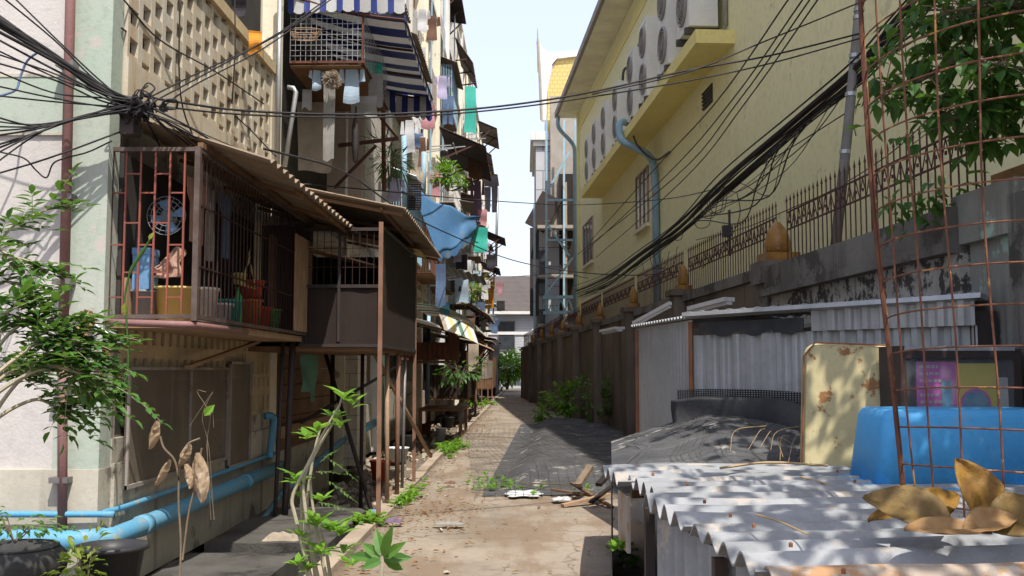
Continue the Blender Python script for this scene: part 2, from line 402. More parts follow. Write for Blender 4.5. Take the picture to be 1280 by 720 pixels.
def lattice(m, y0, y1, z0, z1, x, cy, cz, hy, hz, th=.1, stag=True):
    nc = int((y1-y0)/cy); nr = int((z1-z0)/cz)
    for i in range(nc):
        off = (cz*.5 if (i % 2 and stag) else 0)
        ya, yb = y0+i*cy, y0+(i+1)*cy; g_ = (cy-hy)/2
        m.box(x-th, x, ya, ya+g_, z0, z1); m.box(x-th, x, yb-g_, yb, z0, z1)
        z = z0; k = 0
        zs = [z0]; zc = z0+off+ (0 if off else 0)
        edges = []
        r = z0 - off
        while r < z1:
            lo, hi = r+(cz-hz)/2, r+(cz+hz)/2
            edges.append((max(lo, z0), min(hi, z1))); r += cz
        last = z0
        for lo, hi in edges:
            if lo >= z1 or hi <= z0: continue
            if lo > last: m.box(x-th, x-.002, ya+g_, yb-g_, last, lo)
            last = hi
        if last < z1: m.box(x-th, x-.002, ya+g_, yb-g_, last, z1)
m = MB(); lattice(m, 7.40, 11.65, 3.93, 5.08, -2.97, .25, .23, .165, .125, .055)
m.build('breeze_block_screen', 'lattice', bl)
m = MB(); m.box(-3.1, -2.93, 7.38, 11.78, 5.08, 5.2); m.build('coping', 'lattice_dark', bl)
m = MB(); m.box(-3.16, -2.95, 7.38, 11.8, 3.55, 3.93); m.box(-3.16, -2.95, 11.66, 11.8, 3.93, 5.08); m.build('lintel', 'lattice', bl)
m = MB(); m.box(-3.155, -3.11, 7.43, 11.66, 3.93, 7.4); m.build('shade_panel', 'dark_inside', bl)  # dark sheet standing in for the shade behind the screen
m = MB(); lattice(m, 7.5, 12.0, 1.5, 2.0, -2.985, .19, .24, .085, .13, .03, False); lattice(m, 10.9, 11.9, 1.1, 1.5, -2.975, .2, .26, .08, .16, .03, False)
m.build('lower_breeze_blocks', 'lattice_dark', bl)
m = MB(); m.box(-3.022, -3.016, 7.5, 12.0, 1.12, 2.0); m.build('shade_panel', 'dark_inside', bl)  # dark sheet painted in so the block holes look shaded
m = MB(); m.box(-3.05, -2.94, 7.45, 12.2, 2.0, 2.28); m.build('timber_beam', 'tan_wood', bl)
# storeys and bays
LV = [3.7, 6.8, 9.9, 13.0, 16.1]
cols_ = ['cream', 'facade', 'white_paint', 'pink_wall', 'blue_wall']
random.seed(21)
for k, z in enumerate(LV):
    m = MB(); m.box(-3.16, -2.78, 12.1 if k == 0 else 7.74 if k > 1 else 12.1, 80, z-.16, z); m.build('floor_slab', 'cream' if k % 2 else 'facade', bl)
ys = [12.1+i*4 for i in range(17)]
for i, y in enumerate(ys):
    m = MB(); m.box(-3.16, -2.82 if i else -2.985, y-.16, y+.16, 0, 16.6)
    if i: m.box(-3.0,-2.70, y-.09, y+.09, 3.7, 16.7)
    m.build('pillar', ['cream', 'cream', 'white_paint', 'facade'][i % 4], bl)
wi = 0
for i, y in enumerate(ys):
    y1 = min(y+4, 80)
    for k in range(0, 4):
        z0 = LV[k]; z1 = LV[k+1]-.16
        c = random.choice(cols_)
        ph = random.choice([.9, 1.05, 1.15])
        if y > 68 and k > 2: continue
        xo = -2.86+U(-.03, .08)
        # opening behind the parapet
        if not (i == 0 and k == 0):
            m = MB(); m.box(xo-.1, xo, y+.16, y1-.16, z0, z0+ph)
            if random.random() < .5:
                for q in range(3): m.box(xo, xo+.05, y+.5+q*1.2, y+1.2+q*1.2, z0+.2, z0+ph-.15)
            m.build('balcony_parapet', c, bl)
        if i == 0 and k == 0:
            m = MB(); m.box(-3.158, -3.10, y+.16, y1-.16, z0, z1); m.build('balcony_opening', 'dark_inside', bl); continue  # near-black sheet standing in for the shaded balcony recess
        n = 2 if random.random() < .6 else 1
        if wi > 92: continue
        wall_ = MB(); wall_.box(-3.159, -3.09, y+.16, y1-.16, z0+ph, z1-.12); wall_.build('upper_wall', random.choice(['dark_inside', 'facade', 'facade', 'cream']), bl)
        f = MB(); w = MB()
        for q in range(n):
            a = y+.35+q*(y1-y-.5)/n; b_ = a+(y1-y-.7)/n-.15
            zb = z0+ph+.06; zt = z1-.2
            for (p, r_) in ((a, a+.05), (b_-.05, b_), ((a+b_)/2-.025, (a+b_)/2+.025)): f.box(-3.09, -3.04, p, r_, zb, zt)
            f.box(-3.09, -3.042, a, b_, zb, zb+.05); f.box(-3.09, -3.042, a, b_, zt-.05, zt); f.box(-3.09, -3.043, a, b_, zt-.45, zt-.41)
            w.box(-3.088, -3.07, a+.02, b_-.02, zb+.02, zt-.02)
        fo = f.build('window', random.choice(['white_paint', 'steel_blue', 'grey_metal', 'tan_wood']), bl)
        w.build('pane', 'glass_dark', fo); wi += 1
# ground storey infill for the bays beyond the first cages
random.seed(5)
gm = ['plank', 'facade', 'cloth_green', 'dirty_base', 'pink_wall', 'brown_sheet', 'facade', 'plank']
for i, y in enumerate(ys):
    y1 = min(y+4, 80)
    if i == 0:
        m = MB()
        for q in range(7): m.box(-3.05, -2.95+U(-.006,.006), 12.3, 15.7, .62+q*.2, .81+q*.2)
        m.build('plank_panel', 'plank', bl)
        m = MB(); m.box(-2.97, -2.88, 12.2, 15.9, .78, .92); m.box(-2.97, -2.88, 12.2, 15.9, 2.0, 2.25); m.build('timber_rail', 'tan_wood', bl)
        continue
    z = 0
    m = MB(); m.box(-3.16, -2.98, y+.16, y1-.16, 0, .7+U(0,.5)); m.build('base_wall', random.choice(['dirty_base', 'facade', 'pink_wall']), bl)
    m = MB(); m.box(-3.14, -2.93, y+.3, y+1.3, 0, 2.1); m.build('entrance_door', gm[i % 8] if gm[i%8] != 'facade' else 'cloth_green', bl)
    m = MB(); m.box(-3.15, -3.0, y+1.5, y1-.3, 1.3, 3.3); m.build('shutter', random.choice(['plank', 'brown_sheet', 'dark_inside', 'grey_metal']), bl)
# white-washed block pillar in sunlight under the second cage
m = MB(); m.box(-3.05, -2.62, 16.0, 16.9, .1, 2.5); m.build('block_pillar', 'white_block', bl)
# pink wall with grille beyond the open balcony
m = MB(); m.box(-3.16, -2.55, 15.75, 15.95, 3.7, 6.6); m.build('partition_wall', 'pink_wall', bl)
m = MB(); m.box(-2.62, -2.54, 15.95, 19.0, 3.72, 6.0); m.build('partition_wall', 'white_block', bl)
m = MB()
for k in range(17):
    m.box(-9.0, -3.3, 7.3, 7.4, 16.6, 16.8)
    break
m.box(-9.2, -2.7, 7.2, 80.2, 16.6, 16.75); m.build('roof_slab', 'facade', bl)

# rain pipe on the end wall, and small clips
dp = thing('rain_pipe', 'brown rusty rain pipe running up the pale end wall on the left', 'pipe', P(86, 600, 7.1))
m = MB(); m.tube([P(78, 660, 7.1), P(79, 420, 7.1)], .034, 8); m.tube([P(79, 423, 7.1), P(88, 0, 7.1), P(91, -120, 7.1)], .037, 8); m.build('pipe', 'pipe_brown', dp, smooth=True)
m = MB()
for py in (80, 246, 352, 480, 600): p = P(83-(py-300)*.015-3, py, 7.1); m.box(p.x-.07, p.x+.06, 7.07, 7.2, p.z-.02, p.z+.02)
pieces(m, 'clip', 'grey_metal', dp)
# blue sewage pipes
bp = thing('drain_pipe', 'thick sky blue plastic drain pipe bending round the foot of the building corner', 'pipe', (-3, 7.2, .3))
z = .44
pts = [(-6, 7.02, z+.02), (-3.4, 7.0, z), (-3.12, 6.96, z), (-2.93, 7.08, z), (-2.85, 7.35, z), (-2.85, 10.0, z+.02), (-2.85, 11.95, z+.03)]
m = MB(); m.tube(pts[:2]+spline(pts[1:6], 6)[1:]+[pts[-1]], .072, 12); m.build('pipe', 'pvc_blue', bp, smooth=True)
m = MB()
for a, b_ in (((-3.32,7.0,z),(-3.22,6.985,z)), ((-2.85,7.6,z),(-2.85,7.73,z)), ((-2.85,10.4,z+.02),(-2.85,10.55,z+.02))): m.tube([a, b_], .08, 12)
pieces(m, 'coupling', 'pvc_blue', bp, smooth=True)
m = MB(); m.tube(spline([(-6,7.1,.60),(-3.1,7.1,.60),(-2.95,7.2,.6),(-2.92,8,.6),(-2.92,12,.62)], 6), .022, 8)
tag(m.build('water_pipe', 'pvc_blue', smooth=True), 'slim pale blue water pipe just above the thick drain pipe', 'pipe')
m = MB(); m.tube(spline([(-2.88,11.55,.6),(-2.88,11.6,.72),(-2.85,11.6,1.02),(-2.85,11.45,1.08),(-2.9,11.4,1.08)], 5), .04, 8)
tag(m.build('vent_pipe', 'pvc_blue', smooth=True), 'short blue pipe elbow rising beside the breeze block grid', 'pipe')
m = MB(); m.tube([(-2.83,16.0,.50),(-2.83,19.5,.60)], .075, 10); m.tube([(-2.83,12.3,.2),(-2.83,16.0,.50)], .05, 10)
tag(m.build('drain_pipe', 'pvc_blue', smooth=True), 'blue pipe along the wall under the second cage, in front of the white block pillar', 'pipe')
m = MB(); m.tube([(-2.95,12.0,-.12),(-1.72,12.2,-.10)], .05, 10)
tag(m.build('drain_pipe', 'pvc_blue', smooth=True), 'dull blue pipe crossing the ditch from wall to kerb', 'pipe')
m = MB(); m.tube([P(430,690,8), P(345,545,11)], .0, 4) if False else m.tube([(-2.75,9.3,-.1),(-2.75,10.6,-.02),(-2.7,11.5,.25)], .03, 8)
tag(m.build('drain_pipe', 'pvc_blue', smooth=True), 'thin blue pipe sloping into the ditch beside the dark concrete slab', 'pipe')

# framed mesh screens on the base wall
for nm, lab, y0, y1, z0, z1, dv in (('window_screen', 'wide brown mesh screen in a pale frame covering the ground floor opening', 7.5, 10.05, .72, 1.62, (8.9,)),
                                ('window_screen', 'narrow plain brown mesh screen leaning beside the breeze block grid', 10.1, 10.9, .62, 1.68, ())):
    t = thing(nm, lab, 'screen', (-2.94, y0, z0))
    m = MB(); m.box(-2.945, -2.935, y0, y1, z0, z1); m.build('mesh', 'screen_brown', t)
    m = MB()
    for a in (y0, y1-.04)+tuple(dv): m.box(-2.932, -2.912, a, a+.025, z0, z1)
    m.box(-2.932, -2.914, y0, y1, z0, z0+.03); m.box(-2.932, -2.914, y0, y1, z1-.025, z1)
    m.build('frame', 'roof_grey', t)
m = MB(); m.bar((-2.86, 8.6, 1.62), (-2.86, 10.9, 1.9), .05, .03); tag(m.build('wooden_batten', 'tan_wood'), 'thin wooden batten fixed aslant above the mesh screen', 'batten')

mat('rust_frame', (.075,.05,.043), (.12,.09,.08), 6, rough=.8, spec=.15)
# ---- cage over the alley (near)
def grille(m, p0, ex, ey, nx, ny, r, sag=0):
    p0, ex, ey = Vector(p0), Vector(ex), Vector(ey)
    for i in range(nx+1): m.bar(p0+ex*(i/nx), p0+ex*(i/nx)+ey, r)
    for j in range(ny+1): m.bar(p0+ey*(j/ny), p0+ey*(j/ny)+ex, r)
XO = -2.37
c1 = thing('window_cage', 'rusty barred window cage full of buckets and baskets, nearest on the left wall', 'window cage', (-3, 7.45, 1.95))
m = MB()
for (x, y, w_) in ((-3.0, 7.26, .025), (XO, 7.26, .04), (XO, 11.2, .035)): m.bar((x, y, 1.95), (x, y, 3.22), w_)
for z in (1.98, 3.2):
    m.bar((-3.0, 7.26, z), (XO, 7.26, z), .03); m.bar((XO, 7.26, z), (XO, 11.2, z), .03)
m.build('frame', 'rust_frame', c1)
m = MB()
n = 5
for i in range(1, n+1):
    x = -3.0+i*(.63/(n+.9)); m.bar((x, 7.26, 2.0), (x, 7.26, 3.2), .013)
    zz = [2.12, 2.5, 2.88] if i % 2 else [2.3, 2.66, 3.02]
    for z in zz: m.bar((x-.1, 7.26, z), (x, 7.26, z), .011)
m.build('front_grille', 'red_rust', c1)
m = MB()
for i in range(1, 38):
    y = 7.26+i*3.94/38; m.bar((XO, y, 1.98), (XO, y, 3.2), .009)
m.bar((XO, 7.26, 2.35), (XO, 11.2, 2.35), .012); m.bar((XO, 7.26, 2.8), (XO, 11.2, 2.8), .012)
m.build('side_grille', 'bar_dark', c1)
m = MB(); m.box(-3.0, XO-.02, 7.27, 11.2, 1.9, 1.955); m.build('floor_board', 'tan_wood', c1)
m = MB(); m.tube([(-3.05, 7.22, 1.94), (XO-.05, 7.22, 1.92), (XO, 7.28, 1.92), (XO+.01, 8.6, 1.92)], .026, 8); m.build('edge_rail', 'pipe_brown', c1, smooth=True)
m = MB(); m.box(-2.99, -2.96, 7.38, 11.2, 2.0, 3.2); m.build('back_panel', 'dark_inside', c1)  # this and the end panel put the dim interior into their colour
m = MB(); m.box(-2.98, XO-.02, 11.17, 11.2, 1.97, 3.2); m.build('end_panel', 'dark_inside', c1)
m = MB()
for q in range(6): m.box(XO+.01, XO+.025, 10.35+q*.14, 10.46+q*.14, 2.0, 3.0)
m.build('slat_screen', 'tan_wood', c1)
# roof of near cage
m = MB(); m.corr((-3.05, 7.35, 3.52), (0, 4.25, 0), (1.18, 0, -.38), wl=.2, amp=.022, th=.008, nv=4)
m.build('corrugated_roof', 'roof_rust', c1)
m = MB(); m.bar((XO, 7.3, 3.24), (XO, 11.3, 3.24), .04); m.bar((-1.95, 8.6, 3.13), (-1.95, 11.4, 3.11), .035)
for y in (8.7, 10.0, 11.3): m.bar((-3, y, 3.42), (-1.92, y, 3.10), .035)
pieces(m, 'rafter', 'plank', c1)
m = MB(); m.bar((-2.4, 11.0, 2.93), (-1.75, 11.5, 2.78), .2, .02); m.build('fascia_board', 'tan_wood', c1)

# contents of the near cage
def tub(nm, mt, lab, cat, p, r0, r1, h, grp=None, rim=.012, n=18, handle=False):
    t = thing(nm, lab, cat, p, grp)
    m = MB(); m.lathe([(0, .0), (r0, .0), (r1, h), (r1+rim, h), (r1+rim, h-.02), (r1-.004, h-.02), (r0-.012, .02), (0, .02)], p, n); m.build('body', mt, t, smooth=True)
    if handle:
        m = MB(); P0 = Vector(p)+Vector((0,0,h)); m.tube([P0+Vector((r1*math.cos(a), .0, -.02+.0+ r1*.8*math.sin(a))) for a in [i*math.pi/8 for i in range(9)]], .004, 5); m.build('handle', 'grey_metal', t)
    return t
zf = 1.957
tub('laundry_basin', 'yellow_plastic', 'large mustard basin on the cage floor behind the red bars', 'basin', (-2.66, 7.72, zf), .13, .17, .27)
tub('bucket', 'orange_plastic', 'orange bucket at the far end of the near cage', 'bucket', (-2.58, 9.5, zf), .09, .115, .3, handle=True)
tub('bucket', 'red_plastic', 'red bucket stacked on top of the orange bucket in the near cage', 'bucket', (-2.58, 9.52, zf+.31), .09, .13, .17)
tub('basin', 'grey_plastic', 'black-grey basin in the left corner of the near cage', 'basin', (-2.88, 7.62, zf), .09, .10, .24)
tub('jar', 'yellow_plastic', 'small yellow tub beside the red bucket in the near cage', 'tub', (-2.6, 9.2, zf+.42), .07, .06, .10)
tub('basin', 'white_plastic', 'white basin beside the mustard basin in the near cage', 'basin', (-2.62, 8.15, zf), .12, .15, .3)
tub('basin', 'white_plastic', 'pale tub on the floor before the red buckets in the near cage', 'basin', (-2.6, 8.55, zf), .11, .13, .2)
m = MB(); m.grid(lambda u, v: (-2.78+.2*u+.02*math.sin(9*v), 7.55+.05*math.sin(6*u)+.1*v, 2.29+.24*v*(1-(u-.7)**2)), 10, 8, .01)
tag(m.build('checked_bag', 'cloth_check'), 'pinkish checked bag slumped on the mustard basin in the near cage', 'bag')
m = MB(); m.box(-2.93, -2.80, 7.52, 7.7, 2.2, 2.5); m.box(-2.935, -2.795, 7.515, 7.705, 2.46, 2.51)
tag(m.build('plastic_box', 'blue_plastic'), 'faded blue plastic box stacked on the corner basin in the near cage', 'box')
m = MB(); m.lathe([(0,0),(.035,0),(.04,.1),(.04,.28),(.012,.34),(.012,.38),(0,.38)], (-2.55, 9.0, zf), 10)
tag(m.build('bottle', 'green_plastic', smooth=True), 'green bottle standing in the near cage against the bars', 'bottle')
fn = thing('electric_fan', 'grey round fan hanging high inside the near cage behind the red bars', 'fan', (-2.75, 7.7, 2.6))
m = MB(); 
for r_ in (.04, .08, .12, .15): m.tube([Vector((-2.75+r_*math.cos(a), 7.7, 2.78+r_*math.sin(a))) for a in [i*math.pi/10 for i in range(21)]], .003, 4, False)
for i in range(16): a = i*math.pi/8; m.bar((-2.75, 7.7, 2.78), (-2.75+.15*math.cos(a), 7.7, 2.78+.15*math.sin(a)), .003)
m.build('guard', 'grey_plastic', fn)
m = MB()
for i in range(4):
    a = i*math.pi/2+.3; m.grid(lambda u, v: Vector((-2.75+math.cos(a+.7*(v-.5))*(.03+.1*u), 7.72+.02*v, 2.78+math.sin(a+.7*(v-.5))*(.03+.1*u))), 3, 3, .003)
m.build('blade', 'blue_plastic', fn)
m = MB(); m.box(-2.79,-2.71,7.73,7.83,2.74,2.82); m.build('motor', 'grey_plastic', fn)
random.seed(66)
for i, (y, z, w_, h_, mt, kind, lab) in enumerate(((8.0,3.1,.3,.5,'cloth_check','shirt','pinkish shirt hung inside the near cage'),(8.35,3.1,.25,.6,'cloth_grey','sheet','grey cloth hung inside the near cage'),(8.8,3.12,.3,.55,'cloth_denim','shirt','blue shirt hung inside the near cage'),(9.9,3.05,.3,.7,'cloth_beige','sheet','beige cloth hung at the back of the near cage'),(10.5,3.0,.3,.8,'cloth_brown','sheet','brown cloth hung at the far end of the near cage'))):
    m = MB(); m.grid(lambda u, v: (-2.62+.02*math.sin(9*u+i), y+(u-.5)*w_*(1 if v > .3 or kind == 'sheet' else 1.5), z-h_*v), 10, 8, .006); tag(m.build('hung_garment', mt), lab, 'garment', 'things kept in the near cage')
for i, (y, c_, lab) in enumerate(((10.0,'red_plastic','red basin past the orange bucket in the near cage'),(10.4,'green_plastic','green pail near the end panel of the near cage'),(8.95,'teal_net','teal pail behind the green bottle in the near cage'))):
    tub('bucket', c_, lab, 'bucket', (-2.62, y, zf), .09, .12, .26, 'things kept in the near cage')
hg = MB(); hg.tube([(-2.5, 8.9, 2.35),(-2.5, 9.15, 2.6),(-2.5, 9.4, 2.35),(-2.5, 8.9, 2.35)], .008, 5); hg.tube([(-2.5,9.15,2.6),(-2.5,9.15,2.66),(-2.5,9.18,2.7)], .006, 5)
tag(hg.build('coat_hanger', 'yellow_plastic'), 'yellow clothes hanger on the bars of the near cage', 'hanger')

# ---- second cage (further out)
c2 = thing('window_cage', 'large dark window cage clad with brown sheet, standing on rusty posts over the alley', 'window cage', (-3, 10.9, 0))
X2 = -1.55
m = MB()
for (x, y, z) in ((X2, 10.92, 0), (X2, 14.4, 0)): m.bar((x, y, .0), (x, y, 3.2), .045)
pieces(m, 'post', 'rust_post', c2)
m = MB()
for z in (1.86, 2.5, 3.12): m.bar((-2.43, 10.92, z), (X2, 10.92, z), .035)
m.bar((-2.0, 10.92, 1.9), (-2.0, 10.92, 3.2), .03); m.bar((-2.4, 10.92, 1.88), (-2.4, 10.92, 3.2), .04)
m.bar((X2, 10.92, 1.86), (X2, 14.4, 1.86), .04); m.bar((X2, 10.92, 3.14), (X2, 14.4, 3.2), .04); m.bar((-2.4, 14.4, 1.86), (X2, 14.4, 1.86), .04)
m.build('frame', 'dark_metal', c2)
m = MB(); m.corr((-2.42, 10.93, 1.88), (-1.55+2.42, 0, 0), (0, 0, .62), wl=.4, amp=.006, th=.003); m.build('front_sheet', 'brown_sheet', c2)
m = MB(); grille(m, (-2.4, 10.925, 2.5), (.85, 0, 0), (0, 0, .62), 11, 3, .006); m.build('front_grille', 'bar_dark', c2)
m = MB(); m.corr((X2+.006, 10.95, 1.84), (0, 3.42, 0), (0, 0, 1.3), wl=.11, amp=.007, th=.003); m.build('side_sheet', 'brown_sheet', c2)
m = MB(); m.box(-2.98, X2-.02, 10.95, 14.4, 1.80, 1.85); m.build('floor_board', 'plank', c2)
m = MB(); m.box(-2.98, -2.95, 11.22, 14.4, 1.85, 3.2); m.build('back_panel', 'dark_inside', c2)  # near-black, like the end panel, for the shade inside this cage
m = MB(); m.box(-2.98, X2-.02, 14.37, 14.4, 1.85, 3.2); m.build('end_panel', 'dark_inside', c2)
m = MB(); m.box(-2.3, -1.7, 11.4, 13.8, 1.86, 2.3); m.box(-2.7, -2.3, 12.2, 14, 1.86, 2.6); pieces(m, 'shelf_unit', 'brown_sheet', c2)
m = MB(); m.corr((-2.95, 10.85, 3.68), (0, 4.9, 0), (1.66, 0, -.34), wl=.17, amp=.02, th=.008, nv=4); m.build('corrugated_roof', 'roof_rust', c2)
m = MB(); m.bar((X2, 10.9, 3.34), (X2, 15.7, 3.34), .035)
for y in (10.95, 12.5, 14.1, 15.5): m.bar((-2.95, y, 3.6), (-1.32, y, 3.28), .035)
pieces(m, 'rafter', 'plank', c2)
m = MB(); m.corr((-1.95, 14.0, 3.36), (0, 1.0, 0), (.5, 0, -.1), wl=.17, amp=.015, th=.004); m.build('clear_panel', 'yellow_plastic', c2)

# poles, braces below the cages
def pole(p0, p1, r, mt, lab, cat='pole', nm='prop_pole', grp='poles and props under the cages'):
    m = MB(); m.tube([p0, p1], r, 8); return tag(m.build(nm, mt, smooth=True), lab, cat, grp)
pole((-1.63, 12.2, -.05), (-1.66, 12.3, 1.86), .028, 'tan_wood', 'pale bamboo prop second from the front under the brown clad cage')
pole((-1.6, 12.9, 0), (-1.6, 12.9, 1.85), .03, 'rust_post', 'reddish iron prop in the middle under the brown clad cage')
pole((-1.62, 13.6, 0), (-1.6, 13.7, 1.85), .022, 'grey_metal', 'slim grey prop near the far end of the brown clad cage')
pole((-2.55, 10.9, -.25), (-2.5, 10.95, 1.9), .035, 'dark_metal', 'dark blue-black prop between the two cages')
pole((-2.62, 10.75, -.25), (-2.58, 10.85, 1.9), .022, 'dark_metal', 'dark teal prop beside the blue-black one between the cages')
pole((-2.62, 13.9, -.25), (-2.62, 13.9, 1.85), .03, 'dark_metal', 'dark prop in front of the white block pillar')
pole((-2.6, 13.3, 1.8), (-1.85, 12.6, -.2), .026, 'dark_metal', 'dark brace leaning from wall to ditch under the brown clad cage')
pole((-1.9, 12.9, 1.8), (-1.35+.0, 14.8, .35), .028, 'tan_wood', 'wooden brace slanting outwards under the brown clad cage')
pole((-2.75, 12.6, .95), (-1.8, 15.2, 1.7), .022, 'dark_metal', 'thin dark bar crossing in front of the white block pillar')
pole((-2.1, 13.2, -.25), (-2.1, 13.2, 1.85), .025, 'dark_metal', 'short black prop in the ditch behind the front rusty post')
# teal plastic sheet hanging
m = MB(); m.grid(lambda u, v: (-2.5+.10*u+.02*math.sin(5*v+u*4), 11.4+.35*u, 1.35+.42*v+.0*u-.12*(1-v)*(u > .5)), 8, 8, .004)
tag(m.build('plastic_sheet', 'cloth_green'), 'torn teal plastic sheet hanging under the gap between the cages', 'plastic sheet')

# concrete slabs over the ditch
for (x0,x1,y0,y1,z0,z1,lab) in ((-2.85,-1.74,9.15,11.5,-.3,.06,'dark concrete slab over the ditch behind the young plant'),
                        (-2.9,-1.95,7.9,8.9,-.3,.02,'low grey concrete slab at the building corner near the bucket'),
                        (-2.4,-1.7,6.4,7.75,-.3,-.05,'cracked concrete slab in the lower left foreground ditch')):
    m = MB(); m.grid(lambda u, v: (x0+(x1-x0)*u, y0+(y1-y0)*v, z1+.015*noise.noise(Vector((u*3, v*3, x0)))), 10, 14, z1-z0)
    tag(m.build('concrete_slab', 'slab_shaded'), lab, 'concrete slab', 'slabs over the ditch')
# rubble in the ditch and litter
random.seed(11)
m = MB()
for i in range(900):
    if i < 640: x = U(-2.9, -1.7); y = 14.0+U(0, 1)**1.5*45 if i > 250 else U(12.5, 20)
    else: x = U(-1.5, .9) if random.random() < .5 else U(-1.5,-.9); y = U(7.5, 60)
    z = .02 if x > -1.6 else -.15+.09*noise.noise(Vector((x*1.3, y*.9, 3)))+(.1 if y > 18 else 0)
    s_ = U(.012, .06) if x < -1.6 else U(.006, .022)
    T = Matrix.Translation((x, y, z)) @ Matrix.Rotation(U(0,6), 4, Vector((U(-1,1),U(-1,1),U(-1,1))).normalized())
    m.m = random.randrange(3); m.box(-s_, s_*U(.5,1), -s_*U(.3,1), s_, -s_*.4, s_*.4, T)
tag(m.build('rubble', ['kerb_stone', 'dirty_base', 'roof_rust']), kind='stuff')
m = MB()
for i in range(1100):
    r_ = random.random()
    if r_ < .5: x = -1.45+abs(random.gauss(0,.22)); y = U(7, 40)
    elif r_ < .7: x = random.gauss(-.9,.3); y = random.gauss(11.5, 1.1)
    else: x = U(-1.4, 1.3); y = U(7, 30)
    x = max(x, -1.48); a = U(0, 6.3)
    m.leaf((x, y, .022), (math.cos(a), math.sin(a), U(0,.3)), U(.03,.08), U(.015,.035), fold=U(.1,.5))
tag(m.build('leaf_litter', 'dead_leaf'), kind='stuff')
# ============================================================ LEFT: things hanging over the alley
# big blue and white awning
aw = thing('striped_awning', 'large blue and white striped awning with scalloped valance high over the alley', 'awning', (-3, 12.5, 6))
y0, y1, xo, zo, zw = 12.45, 16.3, -1.5, 6.02, 6.34
def aw_pt(u, v):      # u along depth, v outwards
    x = -2.95+(xo+2.95)*v
    return Vector((x, y0+(y1-y0)*u, zw+(zo-zw)*v-.05*math.sin(math.pi*v)+.02*math.sin(20*u)))
m = MB(); ns = 15
for k in range(ns):      # stripes run along the alley, as seen from below
    m.m = k % 2; va, vb = k/ns, (k+1)/ns
    m.grid(lambda u, v: aw_pt(va+(vb-va)*u, v), 2, 8, .004)
m.build('canopy', ['awning_blue', 'awning_white'], aw)
def valance(nm, pa, pb, h, stripes, phase=0):
    m = MB(); pa, pb = Vector(pa), Vector(pb)
    for k in range(stripes):
        m.m = (k+phase) % 2; a, b_ = k/stripes, (k+1)/stripes
        m.grid(lambda u, v: pa.lerp(pb, a+(b_-a)*u)-Vector((0, .02*math.sin(v*3+k), (h-.05*(1-abs(2*u-1))*0+.05*math.sin(math.pi*u))*v)), 4, 3, .004)
    m.build(nm, ['awning_blue', 'awning_white'], aw)
m = MB(); ns_ = 7
for k in range(ns_):
    for q, (a, b_) in enumerate(((0, .36), (.36, 1))):
        m.m = q; ua, ub = (k+a)/ns_, (k+b_)/ns_
        m.grid(lambda u, v: Vector((-2.98+(xo+2.98)*(ua+(ub-ua)*u), y0-.03+.04*math.sin(v*2+k), 6.66-(.56+.03*math.sin(math.pi*u)-.03*(k+u)/ns_*0)*v)), 3, 4, .004)
m.build('near_valance', ['awning_blue', 'awning_white'], aw)
valance('end_valance', (-2.4, y1, 6.22), (xo, y1, 6.03), .34, 9)
valance('edge_valance', (xo, y0, 6.06), (xo, y1, 6.02), .12, 20)
m = MB()
for u in (0, .33, .66, 1): m.tube([aw_pt(u, v)-Vector((0,0,.03)) for v in (0,.25,.5,.75,1)], .018, 6)
m.tube([aw_pt(u, 1)-Vector((0,0,.03)) for u in (0,.5,1)], .02, 6)
m.build('frame', 'fence_rust', aw)
# wire balcony cage below the awning
wc = thing('balcony_cage', 'pale wire mesh balcony cage below the striped awning', 'window cage', (-3, 12.5, 4.8))
m = MB(); grille(m, (-2.95, 12.5, 5.48), (.92, 0, 0), (0, 0, .62), 14, 9, .0055); grille(m, (-2.03, 12.5, 5.48), (0, 2.2, 0), (0, 0, .62), 18, 9, .005)
m.build('mesh', 'galv', wc)
m = MB()
m.bar((-2.95, 12.48, 5.46), (-2.0, 12.48, 5.46), .03); m.bar((-2.03, 12.48, 5.46), (-2.03, 14.8, 5.46), .03); m.bar((-2.03, 12.48, 5.46), (-2.03, 12.48, 6.3), .025)
m.build('frame', 'rust', wc)
m = MB(); m.box(-2.95, -2.05, 12.52, 14.7, 5.40, 5.44); m.build('floor_board', 'plank', wc)
wb = thing('wall_bracket', 'dark slotted steel bracket with diagonal brace sticking out from the balcony below the striped awning', 'bracket', (-3, 15, 4.6))
m = MB(); m.bar(P(423, 182, 14.6), P(498, 173, 14.6), .05); m.bar(P(418, 235, 14.6), P(470, 182, 14.6), .04); m.bar(P(432, 95, 14.6), P(497, 173, 14.6), .035)
pieces(m, 'bracket_arm', 'fence_rust', wb)
wbk = thing('wire_basket', 'wire basket hung on the balcony cage below the striped awning', 'basket', P(382, 45, 12.3))
m = MB(); c_ = P(382, 42, 12.3)
for r_, dz in ((.2, .04), (.18, -.02), (.14, -.07)): m.tube([c_+Vector((r_*math.cos(a), .5*r_*math.sin(a), dz)) for a in [i*math.pi/10 for i in range(21)]], .006, 4, False)
for i in range(14): a = i*math.pi/7; m.bar(c_+Vector((.2*math.cos(a), .1*math.sin(a), .04)), c_+Vector((.14*math.cos(a), .07*math.sin(a), -.07)), .005)
m.build('basket', 'tan_wood', wbk)
m = MB(); c_ = P(415, 98, 12.4)
for i in range(420):
    d = Vector((random.gauss(0,1), random.gauss(0,1), random.gauss(0,1))).normalized(); m.bar(c_+d*.03, c_+d*U(.09,.135)-Vector((0,0,.02)), .006)
tag(m.build('mop_head', 'cloth_beige'), 'shaggy beige mop head hanging below the balcony cage', 'mop')

